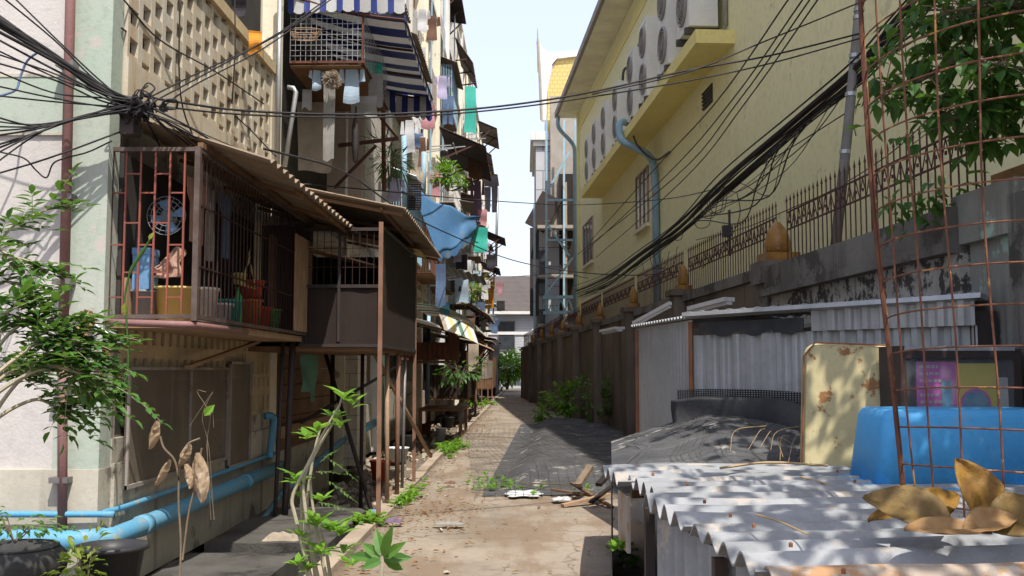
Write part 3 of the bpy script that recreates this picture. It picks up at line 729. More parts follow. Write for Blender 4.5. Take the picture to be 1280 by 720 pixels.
# ---- cloth helpers
def shirt_w(v):   # half width by height share from the top
    return .5 if v < .28 else .33
def cloth(nm, kind, top, w, h, mt, lab, cat, grp='washing hung out on the left building', yaw=0.0, ph=None):
    top = Vector(top); ph = U(0, 6) if ph is None else ph
    ux = Vector((math.cos(yaw), math.sin(yaw), 0)); nx = Vector((-math.sin(yaw), math.cos(yaw), 0))
    m = MB()
    def fold(u, v): return .035*w*4*min(.12,.3)*math.sin(u*11+ph+v*2.2)*(.3+v) + .02*math.sin(v*7+ph)
    def panel(ua, ub, va, vb, wa=1, wb=1, n=8):
        def fn(u, v):
            V = va+(vb-va)*v; k = wa+(wb-wa)*v; U_ = (ua+ub)/2+(ub-ua)*(u-.5)*k
            return top+ux*(w*(U_-.5))+nx*fold(U_, V)-Vector((0,0,h*V+ .02*math.sin(U_*6+ph)*v))
        m.grid(fn, n, 10, .006)
    if kind == 'shirt':
        panel(.22, .78, 0, 1, .8, 1.1); panel(0, .23, .04, .42, .6, 1, 3); panel(.77, 1, .04, .42, .6, 1, 3)
    elif kind == 'trousers':
        panel(.05, .95, 0, .3, 1, 1); panel(.05, .48, .3, 1, 1, .8, 4); panel(.52, .95, .3, 1, 1, .8, 4)
    else: panel(0, 1, 0, 1, 1, U(.85, 1.1), 12)
    return tag(m.build(nm, mt), lab, cat, grp)
cl = [
 ('drape', 'sheet', 412, 98, 12.6, .15, 1.05, 'cloth_grey', 'long narrow pale grey drape hanging under the balcony cage', 'cloth'),
 ('hanging_shirt', 'shirt', 440, 85, 12.6, .34, .45, 'cloth_blue', 'pale blue shirt hanging under the balcony cage beside the mop head', 'shirt'),
 ('hanging_towel', 'sheet', 470, 92, 13.2, .2, .45, 'cloth_grey', 'grey towel hanging below the green netting under the striped awning', 'towel'),
 ('hanging_shirt', 'shirt', 396, 88, 12.6, .2, .25, 'cloth_blue', 'small greyish shirt hanging left of the mop head', 'shirt'),
 ('hanging_towel', 'sheet', 384, 112, 13.0, .12, .26, 'cloth_white', 'white hand towel hanging in the dark open balcony', 'towel'),
 ('hanging_cloth', 'sheet', 455, 120, 13.0, .34, .28, 'cloth_grey', 'grey striped cloth hanging above the slotted bracket', 'cloth'),
 ('shower_curtain', 'sheet', 395, 128, 13.4, .5, .95, 'cloth_beige', 'brownish curtain inside the dark open balcony', 'curtain'),
 ('hanging_shirt', 'shirt', 494, 222, 16.4, .36, .40, 'cloth_lilac', 'lilac white shirt hanging above the second cage roof', 'shirt'),
 ('hanging_shirt', 'shirt', 482, 226, 16.8, .25, .36, 'cloth_white', 'small white shirt beside the lilac one above the second cage roof', 'shirt'),
 ('hanging_cloth', 'sheet', 319, 38, 10.3, .13, .24, 'cloth_orange', 'bright orange cloth hanging over the breeze block screen coping', 'cloth'),
 ('hanging_cloth', 'sheet', 288, -10, 10.5, .35, .26, 'cloth_dark', 'dark bundle of washing above the breeze block screen', 'cloth'),
 ('hanging_cloth', 'sheet', 594, 198, 30, .5, .62, 'cloth_brown', 'brown patterned cloth under the dark corrugated awning', 'cloth'),
 ('hanging_trousers', 'trousers', 614, 220, 33, .5, 1.2, 'cloth_dark', 'dark trousers hanging furthest out against the sky', 'trousers'),
 ('hanging_shirt', 'shirt', 597, 226, 31, .45, 1.1, 'cloth_purple', 'faded purple shirt left of the dark trousers', 'shirt'),
 ('hanging_cloth', 'sheet', 603, 262, 31, .3, .5, 'cloth_pink', 'pinkish cloth under the purple shirt', 'cloth'),
 ('net_curtain', 'sheet', 588, 108, 37, .42, 1.75, 'teal_net', 'bright teal netting hanging high on the facade', 'netting'),
 ('net_curtain', 'sheet', 600, 284, 36, .6, .9, 'teal_net', 'teal netting over a far balcony below the purple shirt', 'netting'),
 ('net_curtain', 'sheet', 466, 78, 13.6, .26, .22, 'teal_net', 'green netting gathered under the striped awning', 'netting'),
 ('hanging_cloth', 'sheet', 614, 318, 36, .35, .5, 'cloth_dark', 'small black cloth hanging from the balcony above the alley', 'cloth'),
 ('hanging_cloth', 'sheet', 551, 330, 20, .2, .85, 'cloth_denim', 'dull blue rag hanging below the blue tarpaulin', 'cloth'),
 ('hanging_cloth', 'sheet', 556, 378, 21, .2, .35, 'pvc_blue', 'bright blue rag above the yellow and green striped awning', 'cloth'),
 ('hanging_cloth', 'sheet', 592, 430, 30, .3, .82, 'cloth_beige', 'limp beige cloth beside the rusty brown box cage', 'cloth'),
 ('hanging_trousers', 'trousers', 600, 378, 40, .45, .9, 'cloth_denim', 'pale jeans hanging on the far lower balconies', 'trousers'),
 ('hanging_cloth', 'sheet', 612, 352, 45, .4, 1.2, 'cloth_orange', 'orange brown cloth on the far lower balconies', 'cloth'),
 ('hanging_shirt', 'shirt', 606, 350, 42, .5, .8, 'cloth_white', 'white shirt on the far lower balconies', 'shirt'),
 ('hanging_shirt', 'shirt', 618, 398, 48, .5, .7, 'cloth_denim', 'dark blue shirt near the far end of the alley', 'shirt'),
 ('hanging_cloth', 'sheet', 535, 128, 22, .3, .6, 'cloth_pink', 'pink cloth on the upper cream facade', 'cloth'),
 ('hanging_shirt', 'shirt', 540, 20, 28, .5, .7, 'cloth_brown', 'brown shirt high on the cream facade', 'shirt'),
 ('hanging_shirt', 'shirt', 528, 12, 27, .45, .6, 'cloth_white', 'white shirt beside the brown one high on the cream facade', 'shirt'),
 ('hanging_cloth', 'sheet', 520, 60, 24, 0.50, 0.80, 'cloth_white', 'white sheet drying high up beside the striped awning edge', 'cloth'),
 ('hanging_cloth', 'shirt', 553, 95, 30, 0.50, 0.70, 'cloth_lilac', 'pale lilac shirt high on the cream facade', 'shirt'),
 ('hanging_cloth', 'trousers', 560, 120, 31, 0.40, 0.90, 'cloth_denim', 'denim trousers left of the bright teal netting', 'trousers'),
 ('hanging_cloth', 'shirt', 518, 212, 21, 0.40, 0.60, 'cloth_beige', 'beige shirt right above the blue tarpaulin corner', 'shirt'),
 ('hanging_cloth', 'sheet', 572, 268, 29, 0.40, 0.70, 'cloth_grey', 'grey cloth behind the tip of the blue tarpaulin', 'cloth'),
 ('hanging_cloth', 'shirt', 585, 325, 34, 0.50, 0.70, 'cloth_white', 'white shirt in the middle distance below the tarpaulin tip', 'shirt'),
 ('hanging_cloth', 'sheet', 577, 345, 30, 0.40, 0.80, 'cloth_blue', 'pale blue cloth beside the yellowish spiky plant', 'cloth'),
 ('hanging_cloth', 'trousers', 600, 415, 40, 0.40, 0.80, 'cloth_brown', 'brown trousers above the far lean-to roofs', 'trousers'),
 ('hanging_cloth', 'sheet', 617, 425, 52, 0.50, 0.90, 'cloth_dark', 'black cloth at the end of the lean-to roofs', 'cloth'),
 ('hanging_cloth', 'shirt', 572, 300, 27, 0.40, 0.60, 'cloth_dark', 'black shirt under the blue tarpaulin edge', 'shirt'),
]
for (nm, kind, px, py, D, w, h, mt, lab, cat) in cl:
    cloth(nm, kind, P(px, py, D), w, h, mt, lab, cat, yaw=U(-.2, .5))
m = MB(); m.lathe([(0,0),(.03,.05),(.05,.35),(.045,.7),(.012,.95),(.01,1.05),(0,1.05)], P(444, 205, 12.9), 8); m.v = [Vector((v.x, v.y, v.z*.72+P(444,205,12.9).z*.28)) for v in m.v]
tag(m.build('rolled_mat', 'dark_metal', smooth=True), 'dark rolled mat hanging on end above the slotted bracket', 'mat')
# silver pipes by the open balcony
for i, (a, b_, lab) in enumerate((((350,-30),(347,205),'silver pipe rising full height at the end of the breeze block screen'), ((370,110),(356,208),'short silver pipe with bent top beside the breeze block screen'))):
    pa, pb = P(*a, 11.72), P(*b_, 11.72)
    pts = [pb, pa] if i == 0 else [pb, pa+Vector((0,0,-.05)), pa+Vector((-.03,0,.0)), pa+Vector((-.1,0,.01))]
    m = MB(); m.tube(pts, .028, 8); tag(m.build('conduit_pipe', 'galv', smooth=True), lab, 'pipe')
pole(P(480, 238, 15.8), P(478, 20, 15.8), .035, 'red_rust', 'tall red rusty post beside the pink partition wall', grp='posts on the left facade')
pole(P(506, 262, 18.5), P(505, 170, 18.5), .05, 'steel_blue', 'blue post left of the blue tarpaulin', grp='posts on the left facade')
pole(P(529, 240, 22), P(530, 190, 22), .06, 'steel_blue', 'second blue post above the blue tarpaulin', grp='posts on the left facade')
pole(P(534, 505, 26), P(536, 385, 26), .05, 'steel_blue', 'light blue post under the yellow and green striped awning', grp='posts on the left facade')
pole(P(620, 330, 60), P(622, 235, 60), .08, 'galv', 'far grey post against the sky', grp='posts on the left facade')

# blue tarpaulin
A, B, C_, D_ = P(509, 232, 17.2), P(600, 273, 19.5), P(550, 320, 18.2), P(546, 318, 17.6)
def tarp(u, v):
    top = A.lerp(B, u); bot = D_.lerp(P(592, 289, 19.3), u)
    p = top.lerp(bot, v); s_ = math.sin(math.pi*u)
    p.z += -.06*s_*(1-v) - .10*s_*v + .03*math.sin(14*u+5*v) + .008*noise.noise(Vector((u*6, v*6, 1)))
    p.x += .02*math.sin(9*u*v+2)
    p.z += .03*abs(math.sin((u*5+v*2)))*v+.02*abs((u*7+v*3) % 1-.5)
    return p
m = MB(); m.grid(tarp, 36, 16, .004)
tp = tag(m.build('blue_tarpaulin', 'tarp_blue', smooth=True), 'faded blue tarpaulin stretched out from the facade over the alley', 'tarpaulin')
m = MB(); m.grid(lambda u, v: tarp(u, 1)-Vector((0, -.01, (.10+.05*abs(math.sin(u*16)))*v)), 40, 3, .004); m.build('scalloped_edge', 'tarp_blue', tp)
m = MB(); m.bar(P(502, 240, 17), P(600, 279, 19.6), .03); m.bar(P(548, 316, 18.2), P(600, 281, 19.6), .03); tag(m.build('tarpaulin_frame', 'dark_metal'), 'dark bars holding up the blue tarpaulin', 'frame')
m = MB(); grille(m, P(510, 262, 17.1), P(526, 262, 17.1)-P(510, 262, 17.1), P(512, 228, 17.1)-P(512, 262, 17.1), 8, 12, .02)
tag(m.build('window_grille', 'dark_metal'), 'black window grille at the inner end of the blue tarpaulin', 'grille')
m = MB(); m.corr(P(548, 330, 20.5), Vector((.9,0,-.25)), Vector((0,2.2,.0)), wl=.15, amp=.02, th=.006)
tag(m.build('metal_awning', 'dark_metal'), 'dark little awning just under the blue tarpaulin', 'awning', 'sheet metal awnings')
# striped yellow green white awning
sa = thing('striped_awning', 'small yellow, green and white striped awning low over the ditch', 'awning', (-3, 21, 2.2))
m = MB(); k = 0
for k in range(9):
    m.m = [0,1,2,1,0,1,3,1,2][k]; a, b_ = k/9, (k+1)/9
    m.grid(lambda u, v: Vector((-2.4+1.5*math.sin(v*1.35), 20.5+5.0*(a+(b_-a)*u), 2.95-.75*(1-math.cos(v*1.3)))), 2, 8, .004)
m.build('canopy', ['cloth_green', 'awning_white', 'yellow_plastic', 'cloth_beige'], sa)
m = MB()
for y in (20.5, 23, 25.5): m.bar((-2.95, y, 2.75), (-1.0, y, 2.28), .03)
v_ = MB()
for k in range(8):
    v_.m = [3,1,2,1,0,1,2,1][k]; a, b_ = k/8, (k+1)/8
    v_.grid(lambda u, v: P(548, 391, 20.6).lerp(P(590, 402, 20.6), a+(b_-a)*u)+Vector((.14*v, -.25*v, -.36*v+.07*v*(1-v)-.1*(a+(b_-a)*u)**2)), 2, 6, .004)
v_.build('front_flap', ['cloth_green', 'awning_white', 'yellow_plastic', 'cloth_beige'], sa)
pieces(m, 'frame', 'tan_wood', sa)
m = MB(); m.corr((-2.9, 18.6, 2.75), (0, 1.9, 0), (1.2, 0, -.3), wl=.17, amp=.02, th=.006); tag(m.build('metal_awning', 'white_paint'), 'whitish sheet awning just before the yellow and green striped one', 'awning', 'sheet metal awnings')

def awning(nm, px0, px1, py0, D, L, drop, mt, lab, strut=True, wl=.2, inner=None):
    a = P(px0, py0, D); b_ = P(px1, py0, D)
    t = thing(nm, lab, 'awning', a, 'sheet metal awnings')
    out = Vector((b_.x-a.x, 0, -drop))
    m = MB(); m.corr(a, (0, L, 0), out, wl=wl, amp=.022, th=.01); m.build('sheet', mt, t)
    if strut:
        m = MB()
        for y in (.1, L*.5, L-.1):
            m.bar(a+Vector((0, y, -.9)), a+out*.8+Vector((0, y, -.03)), .045); m.bar(a+Vector((0, y, -.04)), a+out+Vector((0, y, -.03)), .04)
        pieces(m, 'strut', 'fence_rust' if mt != 'galv' else 'galv', t)
    return t
awning('metal_awning', 549, 607, 158, 27, 5.0, .55, 'dark_metal', 'large dark corrugated awning with pale struts halfway up the facade')
awning('metal_awning', 597, 621, 150, 42, 4, .35, 'roof_grey', 'brown sheet awning beyond the teal netting')
awning('metal_awning', 588, 614, 178, 40, 4, .5, 'roof_grey', 'grey brown awning behind the large dark one')
awning('metal_awning', 569, 591, 46, 38, 3.6, 1.0, 'roof_grey', 'steep grey sheet awning near the top of the facade')
awning('metal_awning', 545, 577, -10, 36, 3, .15, 'dark_metal', 'dark awning at the top edge of the picture')
awning('metal_awning', 600, 622, 214, 46, 3, .15, 'yellow_plastic', 'thin yellow green awning above the dark trousers', False)
awning('metal_awning', 574, 600, 250, 34, 2.5, .12, 'roof_grey', 'flat grey shelf awning left of the purple shirt', False)
awning('metal_awning', 607, 631, 288, 50, 3, .4, 'dark_metal', 'small dark awning with pale edge above the far alley')
awning('metal_awning', 600, 624, 326, 44, 3, .35, 'dark_metal', 'dark awning over the teal netting balcony')
awning('metal_awning', 575, 612, 372, 34, 6, .6, 'roof_grey', 'weathered awning with curled edge above the rusty box cage')
awning('metal_awning', 588, 613, 426, 32, 4, .25, 'tan_wood', 'tan board awning beside the rusty box cage')
# cages further along, both low and high
def cage(D, L, xo, z0, z1, mt, lab, solid=True, roofm='roof_rust', posts=True):
    t = thing('window_cage', lab, 'window cage', (-3, D, 0))
    m = MB()
    if solid: m.corr((xo, D, z0), (0, L, 0), (0, 0, z1-z0), wl=.12, amp=.012, th=.004); m.corr((-2.95, D, z0), (xo+2.95, 0, 0), (0, 0, (z1-z0)*.6), wl=.12, amp=.012, th=.004)
    else: grille(m, (xo, D, z0), (0, L, 0), (0, 0, z1-z0), int(L/.16), 4, .018); grille(m, (-2.95, D, z0), (xo+2.95, 0, 0), (0, 0, z1-z0), 10, 4, .016)
    m.build('side_sheet' if solid else 'grille', mt, t)
    m = MB(); m.box(-2.95, xo-.02, D+.02, D+L-.02, z0-.05, z0-.01); m.build('floor_board', 'plank', t)
    m = MB(); m.corr((-2.95, D-.15, z1+.32), (0, L+.3, 0), (xo+3.15, 0, -.28), wl=.18, amp=.02, th=.008); m.build('corrugated_roof', roofm, t)
    if posts:
        m = MB()
        for y in (D+.05, D+L-.05): m.tube([(xo, y, -.1), (xo, y, z1)], .03, 6)
        pieces(m, 'post', 'rust_post', t)
cage(23.4, 4.0, -1.75, 1.82, 2.5, 'rust', 'rusty brown box cage under the small striped awning', posts=False)
cage(30.5, 4.5, -1.7, .75, 2.4, 'brown_sheet', 'brown sheet lean-to below the tan board awning')
cage(37, 5, -1.75, 1.4, 2.9, 'dark_metal', 'dark lean-to in the middle distance with grey roof', roofm='roof_grey')
cage(45, 6, -1.6, 1.2, 2.8, 'roof_grey', 'grey boarded lean-to far along the alley')
cage(54, 7, -1.7, .6, 3.2, 'plank', 'wooden lean-to second from the far end', roofm='roof_grey')
cage(65, 8, -1.8, 0, 3.4, 'dark_metal', 'black lean-to at the far end of the alley', roofm='roof_grey')
random.seed(31)
k = 0
fl = ['second', 'third', 'fourth']
for (D, L, lev, xo) in ((17,3,1,-2.5),(21,3.4,1,-2.45),(20.6,3,0,-2.4),(25,3,0,-2.3),(29,3,0,-2.25),(33,3.4,1,-2.3),(37,3,0,-2.1),(41,3,1,-2.2),(45,3.2,0,-2.0),(49,3,1,-2.1),(33,3,2,-2.4),(45,3.2,2,-2.3),(53,3,0,-1.9),(57,3.4,1,-2.0),(61,3,0,-1.9),(66,3,1,-2.0)):
    z0 = LV[lev]+.3; mt = ['grey_metal', 'white_paint', 'steel_blue', 'rust'][k % 4]
    cage(D, L, xo, z0, z0+1.5, mt, '%s barred balcony cage on the %s floor, %s' % (['grey', 'white', 'light blue', 'rusty'][k % 4], fl[lev],
        ['nearest in its row beyond the awning', 'above the blue tarpaulin', 'behind the blue tarpaulin', 'just past the blue tarpaulin', 'under the large dark awning', 'level with the large dark awning', 'behind the purple shirt', 'past the grey brown awning', 'behind the teal balcony netting', 'past the dark trousers', 'near the teal netting at the top', 'near the skyline', 'above the grey lean-to', 'above the wooden lean-to', 'last but one at the far end', 'last at the far end'][k]), False, ['roof_grey', 'roof_rust', 'galv'][k % 3], False)
    k += 1
# little washing lines of small clothes far off
k = 0
colr_ = ['cloth_white', 'cloth_denim', 'cloth_brown', 'cloth_pink', 'cloth_grey', 'cloth_dark', 'cloth_green', 'cloth_blue', 'cloth_orange', 'cloth_lilac']
for (px, py, D) in ((512,150,21),(520,160,22),(528,172,23),(545,215,27),(583,300,33),(577,318,32),(590,342,36),(597,338,38),(580,352,33),(608,300,44),(604,395,38),(612,372,46),(586,398,33),(625,352,60),(626,376,62),(570,345,30)):
    cloth('hanging_cloth', random.choice(['shirt','sheet','trousers']), P(px, py, D), U(.3,.5), U(.4,.8), colr_[k % 10],
          'small %s garment in the far washing near %s' % (['white','denim blue','brown','pink','grey','black','green','pale blue','orange','lilac'][k % 10],
          ['the top storey cages','the striped awning end','the blue posts','the large awning','the dark shelf','the blue tarpaulin tip','the curled awning','the teal netting','the lower balconies','the skyline post','the tan board awning','the jeans','the small striped awning','the far roof edge','the far house roof','the blue rag'][k]), 'garment'); k += 1
# facade pipes and wires in clutter
for i in range(10):
    D = 15+i*4.6; x = -2.72+U(-.05,.1); m = MB(); m.tube([(x, D, 3.2), (x+U(-.05,.05), D, 16)], .03, 6)
    tag(m.build('facade_pipe', random.choice(['steel_blue','galv','rust','white_paint'])), 'thin upright service pipe on the cream facade', 'pipe', 'upright pipes on the left facade')
random.seed(41)
for i in range(12):
    D = U(20, 60); z = random.choice([4.2, 7.3, 10.4, 5.6]); m = MB()
    for q in range(3): m.bar((-2.9, D+q*.4, z), (U(-1.9,-1.3), D+q*.4, z+U(0,.2)), .025)
    m.bar((-1.8, D-.3, z+.05), (-1.8, D+1.1, z+.06), .025)
    tag(m.build('washing_rack', 'galv'), 'thin metal washing rack poking out from the left facade', 'washing rack', 'washing racks on the left facade')

# ---- foliage helpers
def bush(nm, c, r, n, L, W, mt, lab, cat, sq=(1,1,1), stems=6, grp=None, stem='bark', kind=None):
    c = Vector(c); t = thing(nm, lab, cat, (c.x, c.y, c.z-r*sq[2]), grp)
    m = MB(); s_ = MB()
    cl_ = [c+Vector((random.gauss(0,.42)*r*sq[0], random.gauss(0,.42)*r*sq[1], random.gauss(0,.42)*r*sq[2])) for _ in range(max(6, stems*2))]
    for q in cl_[:stems*2]: s_.tube([(c.x+U(-.05,.05)*r, c.y, c.z-r*sq[2]), (c*.5+q*.5)+Vector((U(-.1,.1)*r,0,0)), q], [.02*r, .014*r, .006*r], 5)
    for i in range(n):
        q = random.choice(cl_); d = Vector((random.gauss(0,1), random.gauss(0,1), random.gauss(0,.8)))
        p = q+Vector((d.x*sq[0], d.y*sq[1], d.z*sq[2]))*r*.26
        dd = (p-c).normalized()+Vector((U(-.6,.6), U(-.6,.6), U(-.5,.3)))
        k_ = U(.6, 1.2); m.leaf(p, dd, L*k_, W*k_, fold=U(.1,.4), droop=U(0,.4))
    s_.build('stem', stem, t); m.build('foliage', mt, t)
    return t
bush('hanging_plant', P(560, 222, 26), .36, 420, .12, .08, LB, 'leafy potted plant hanging under the large dark awning', 'plant')
bush('hanging_plant', P(488, 203, 15.8), .3, 160, .26, .03, LD, 'dark spidery plant on the balcony above the lilac shirt', 'plant')
bush('hanging_plant', P(589, 363, 34), .5, 160, .35, .05, LY, 'yellowish spiky plant on a far lower balcony', 'plant')
bush('potted_shrub', P(575, 462, 30), .5, 160, .22, .1, LD, 'dark shrub in front of the rusty box cage', 'plant')
bush('grass_tuft', P(600, 505, 46), .55, 260, .35, .08, LB, 'bright green weed clump on the left edge of the far pavement', 'plant', sq=(1.3,2,.45))

# table, green door, bits in the ditch
tb = thing('wooden_bench', 'low rough wooden table over the ditch in the middle distance', 'table', (-1.9, 25, 0))
m = MB(); m.box(-2.5, -1.45, 24.0, 26.4, .62, .68); m.build('tabletop', 'plank', tb)
for (x, y) in ((-2.45, 24.1), (-1.5, 24.1), (-2.45, 26.3), (-1.5, 26.3)): m = MB(); m.box(x-.04, x+.04, y-.04, y+.04, -.2, .62); m.build('leg', 'plank', tb)
random.seed(9)
junk = [('red_plastic',.16,.3),('white_plastic',.2,.25),('grey_plastic',.2,.3),('white_plastic',.12,.3),('orange_plastic',.15,.25),('black_plastic',.2,.3),('blue_plastic',.15,.35)]
for i, (c_, r_, h_) in enumerate(junk):
    y = 15.5+i*2.6; tub('bucket', c_, 'old %s bucket left in the rubble of the ditch, %s' % (c_.split('_')[0], ['nearest', 'second', 'third', 'fourth', 'fifth', 'sixth', 'last'][i]), 'bucket', (-2.2+U(-.3,.4), y, -.02+(.0 if i else -.05)), r_*.75, r_, h_, 'old buckets in the ditch')
def crumple(nm, p, w, d, h, mt, lab, cat, seed=0):
    m = MB(); p = Vector(p)
    m.grid(lambda u, v: p+Vector(((u-.5)*w*(1+.3*noise.noise(Vector((v*3, seed, 1)))), (v-.5)*d*(1+.3*noise.noise(Vector((u*3, seed, 5)))), h*(1-abs(2*u-1)**3)*(1-abs(2*v-1)**3)*(.4+1.0*abs(noise.noise(Vector((u*4, v*4, seed))))))), 12, 12, .004)
    return tag(m.build(nm, mt), lab, cat)
crumple('white_rag', (-2.2, 9.35, .05), .36, .2, .11, 'cloth_beige', 'dirty pale rag on the dark concrete slab', 'rag', 2)
crumple('plastic_bag', P(655, 617, 13.0), .42, .55, .05, 'white_plastic', 'flattened white plastic bag on the pavement', 'plastic bag', 4)
crumple('plastic_scrap', P(702, 624, 12.4), .22, .2, .04, 'white_plastic', 'small white plastic scrap by the broken timber', 'plastic scrap', 6)
crumple('cloth_scrap', P(492, 652, 10.5)+Vector((0,0,.0)), .17, .12, .05, 'cloth_purple', 'small dark cloth scrap beside the front rusty post', 'rag', 8)
crumple('plastic_scrap', P(562, 655, 10.4), .3, .1, .03, 'cloth_grey', 'grey plastic wrapper on the pavement', 'plastic scrap', 9)
crumple('leaf_clump', P(562, 604, 14), .16, .1, .04, 'cloth_brown', 'dark lump of rotten leaves on the pavement', 'leaf clump', 10)
crumple('white_sack', P(645, 482, 77), 1.1, 1, 1.1, 'cloth_white', 'white sack lying at the far end of the alley', 'sack', 12)
crumple('white_scrap', P(578, 508, 42), .6, .6, .2, 'white_plastic', 'white foam scrap at the far kerb', 'plastic scrap', 13)

# ============================================================ FAR END
fh = thing('far_house', 'old house with brown tiled roof and pale boarded wall closing the alley', 'house', (-1, 86, 0))
m = MB(); m.box(-8, 1.15, 86, 94, 0, 6.4); m.build('wall', 'siding', fh)
m = MB(); T_ = [(-8.4,85.3,6.5),(1.5,85.3,6.5),(1.5,90,9.9),(-8.4,90,9.9),(-8.4,85.3,6.3),(1.5,85.3,6.3),(1.5,94.6,6.3),(-8.4,94.6,6.3),(-8.4,94.6,6.5),(1.5,94.6,6.5)]
m.add(T_, [(0,1,2,3),(4,5,1,0),(1,5,6,9,2),(0,3,8,7,4),(3,2,9,8),(4,7,6,5),(7,8,9,6)]); m.build('roof', 'roof_tile_far', fh)
m = MB(); m.box(-8, 1.3, 85.9, 86, 4.55, 4.8); m.box(-8,1.3,85.2,85.35,6.25,6.5); pieces(m, 'fascia_board', 'white_paint', fh)
for x in (-1.5,):
    f = MB(); f.box(x-.75, x-.68, 85.92, 86, 4.8-2.2+.6, 5.7); f.box(x+.68, x+.75, 85.92, 86, 3.2, 5.7); f.box(x-.75, x+.75, 85.92, 86, 5.63, 5.7); f.box(x-.75, x+.75, 85.92, 86, 3.2, 3.27)
    w_ = f.build('window', 'grey_metal', fh); f = MB(); f.box(x-.67, x+.67, 85.95, 85.99, 3.28, 5.62); f.build('pane', 'glass_dark', w_)
st = thing('porch_stair', 'white slatted porch stair beside the far house', 'staircase', (.7, 82, 0))
m = MB(); m.bar((-.1, 82, 3.9), (1.6, 82, 5.8), .18, .1); m.bar((-.1, 82, 2.9), (1.6, 82, 4.6), .12, .1); m.bar((.05,82,.3),(.05,82,3.9),.12)
for i in range(9): m.bar((.1+i*.18, 82, 1.6+i*.2), (.1+i*.18, 82, 4.0+i*.2), .07)
m.build('railing', 'white_paint', st)
bush('leafy_bush', P(634, 461, 74), 1.5, 900, .42, .24, LB, 'bushy green tree filling the far end of the alley', 'bush', sq=(1,1,1), stems=8)
bush('leafy_bush', P(622, 468, 70), .8, 300, .36, .2, LF, 'smaller darker bush left of the far tree', 'bush')
# ============================================================ RIGHT SIDE
yb = thing('yellow_building', 'tall plain yellow building with outdoor air conditioner ledge behind the right wall', 'building', (6, .8, 0))
m = MB(RM); m.box(6, 15, .8, 49, 0, 14.1); m.build('wall', 'yellow_wall', yb)
m = MB(RM); m.box(5.05, 15, .5, 49.6, 14.12, 14.3); m.build('eave', 'soffit', yb)
m = MB(RM); m.box(4.92, 5.05, .5, 49.7, 14.14, 14.42); m.build('gutter', 'gutter', yb)
m = MB(RM); m.box(5.97, 6, .8, 49.01, 13.2, 13.5); m.box(5.94, 6.0, 48.3, 49.03, 0, 14.1); pieces(m, 'cornice', 'yellow_trim', yb)
m = MB(RM); m.box(5.15, 6, 21.1, 41, 8.62, 8.92); m.build('ledge', 'yellow_trim', yb)
for (y0, y1, z0, z1) in ((30.9, 33.0, 6.15, 7.95), (43.6, 46.9, 6.35, 8.3), (20.5, 22, 2.2, 3.5)):
    f = MB(RM); n_ = 3 if y1-y0 > 1 else 1
    for k in range(n_+1): y = y0+(y1-y0-.06)*k/n_; f.box(5.94, 6, y, y+.06, z0, z1)
    f.box(5.94, 6, y0, y1, z1-.06, z1); f.box(5.94, 6, y0, y1, z0, z0+.06)
    fo = f.build('window', 'pink_wall', yb)
    g_ = MB(RM); g_.box(5.97, 5.998, y0+.03, y1-.03, z0+.03, z1-.03); g_.build('pane', 'glass_dark', fo)
    g_ = MB(RM); g_.box(5.88, 6, y0-.1, y1+.1, z0-.12, z0); g_.build('sill', 'soffit', fo)
m = MB(RM); m.box(5.98, 6, 23.0, 23.9, 7.85, 8.3)
for k in range(5): m.box(5.95, 5.99, 23.0, 23.9, 7.88+k*.09, 7.91+k*.09)
m.build('air_vent', 'ac_dark', yb)
# blue downpipes
m = MB(RM); m.tube(spline([(5.4, 30.9, 9.25), (5.12, 30.7, 9.25), (5.02, 30.5, 9.0), (5.05, 30.2, 8.55), (5.4, 29.8, 8.25), (5.8, 29.4, 7.8), (5.88, 29.3, 6.9)], 6)+[Vector((5.9, 29.3, 2.5))], .11, 10)
tag(m.build('downpipe', 'steel_blue', smooth=True), 'thick pale blue downpipe bending under the ledge and down the yellow wall', 'pipe')
m = MB(RM); m.tube(spline([(5.05, 49.2, 14.1), (5.1, 49.2, 13.5), (5.8, 49.25, 12.7), (5.88, 49.25, 12.0)], 5)+[Vector((5.88, 49.25, 3.0))], .1, 8)
tag(m.build('downpipe', 'steel_blue', smooth=True), 'blue downpipe at the far corner of the yellow building', 'pipe')
m = MB(RM); m.tube([(5.95, 21.6, 9.2), (5.95, 21.6, 12.5)], .05, 8); m.tube([(5.95, 21.6, 9.2),(5.95, 22.5, 9.15)], .03, 6)
tag(m.build('conduit_pipe', 'galv', smooth=True), 'pale grey conduit on the yellow wall right of the ledge', 'pipe')
m = MB(RM); m.tube(spline([(5.3, 30.2, 9.2), (5.4, 29.6, 8.3), (5.8, 28.9, 7.7), (5.95, 27.6, 7.65)], 6), .03, 6)
tag(m.build('hose', 'ac_dark'), 'dark hose looping from the ledge to the yellow wall', 'hose')
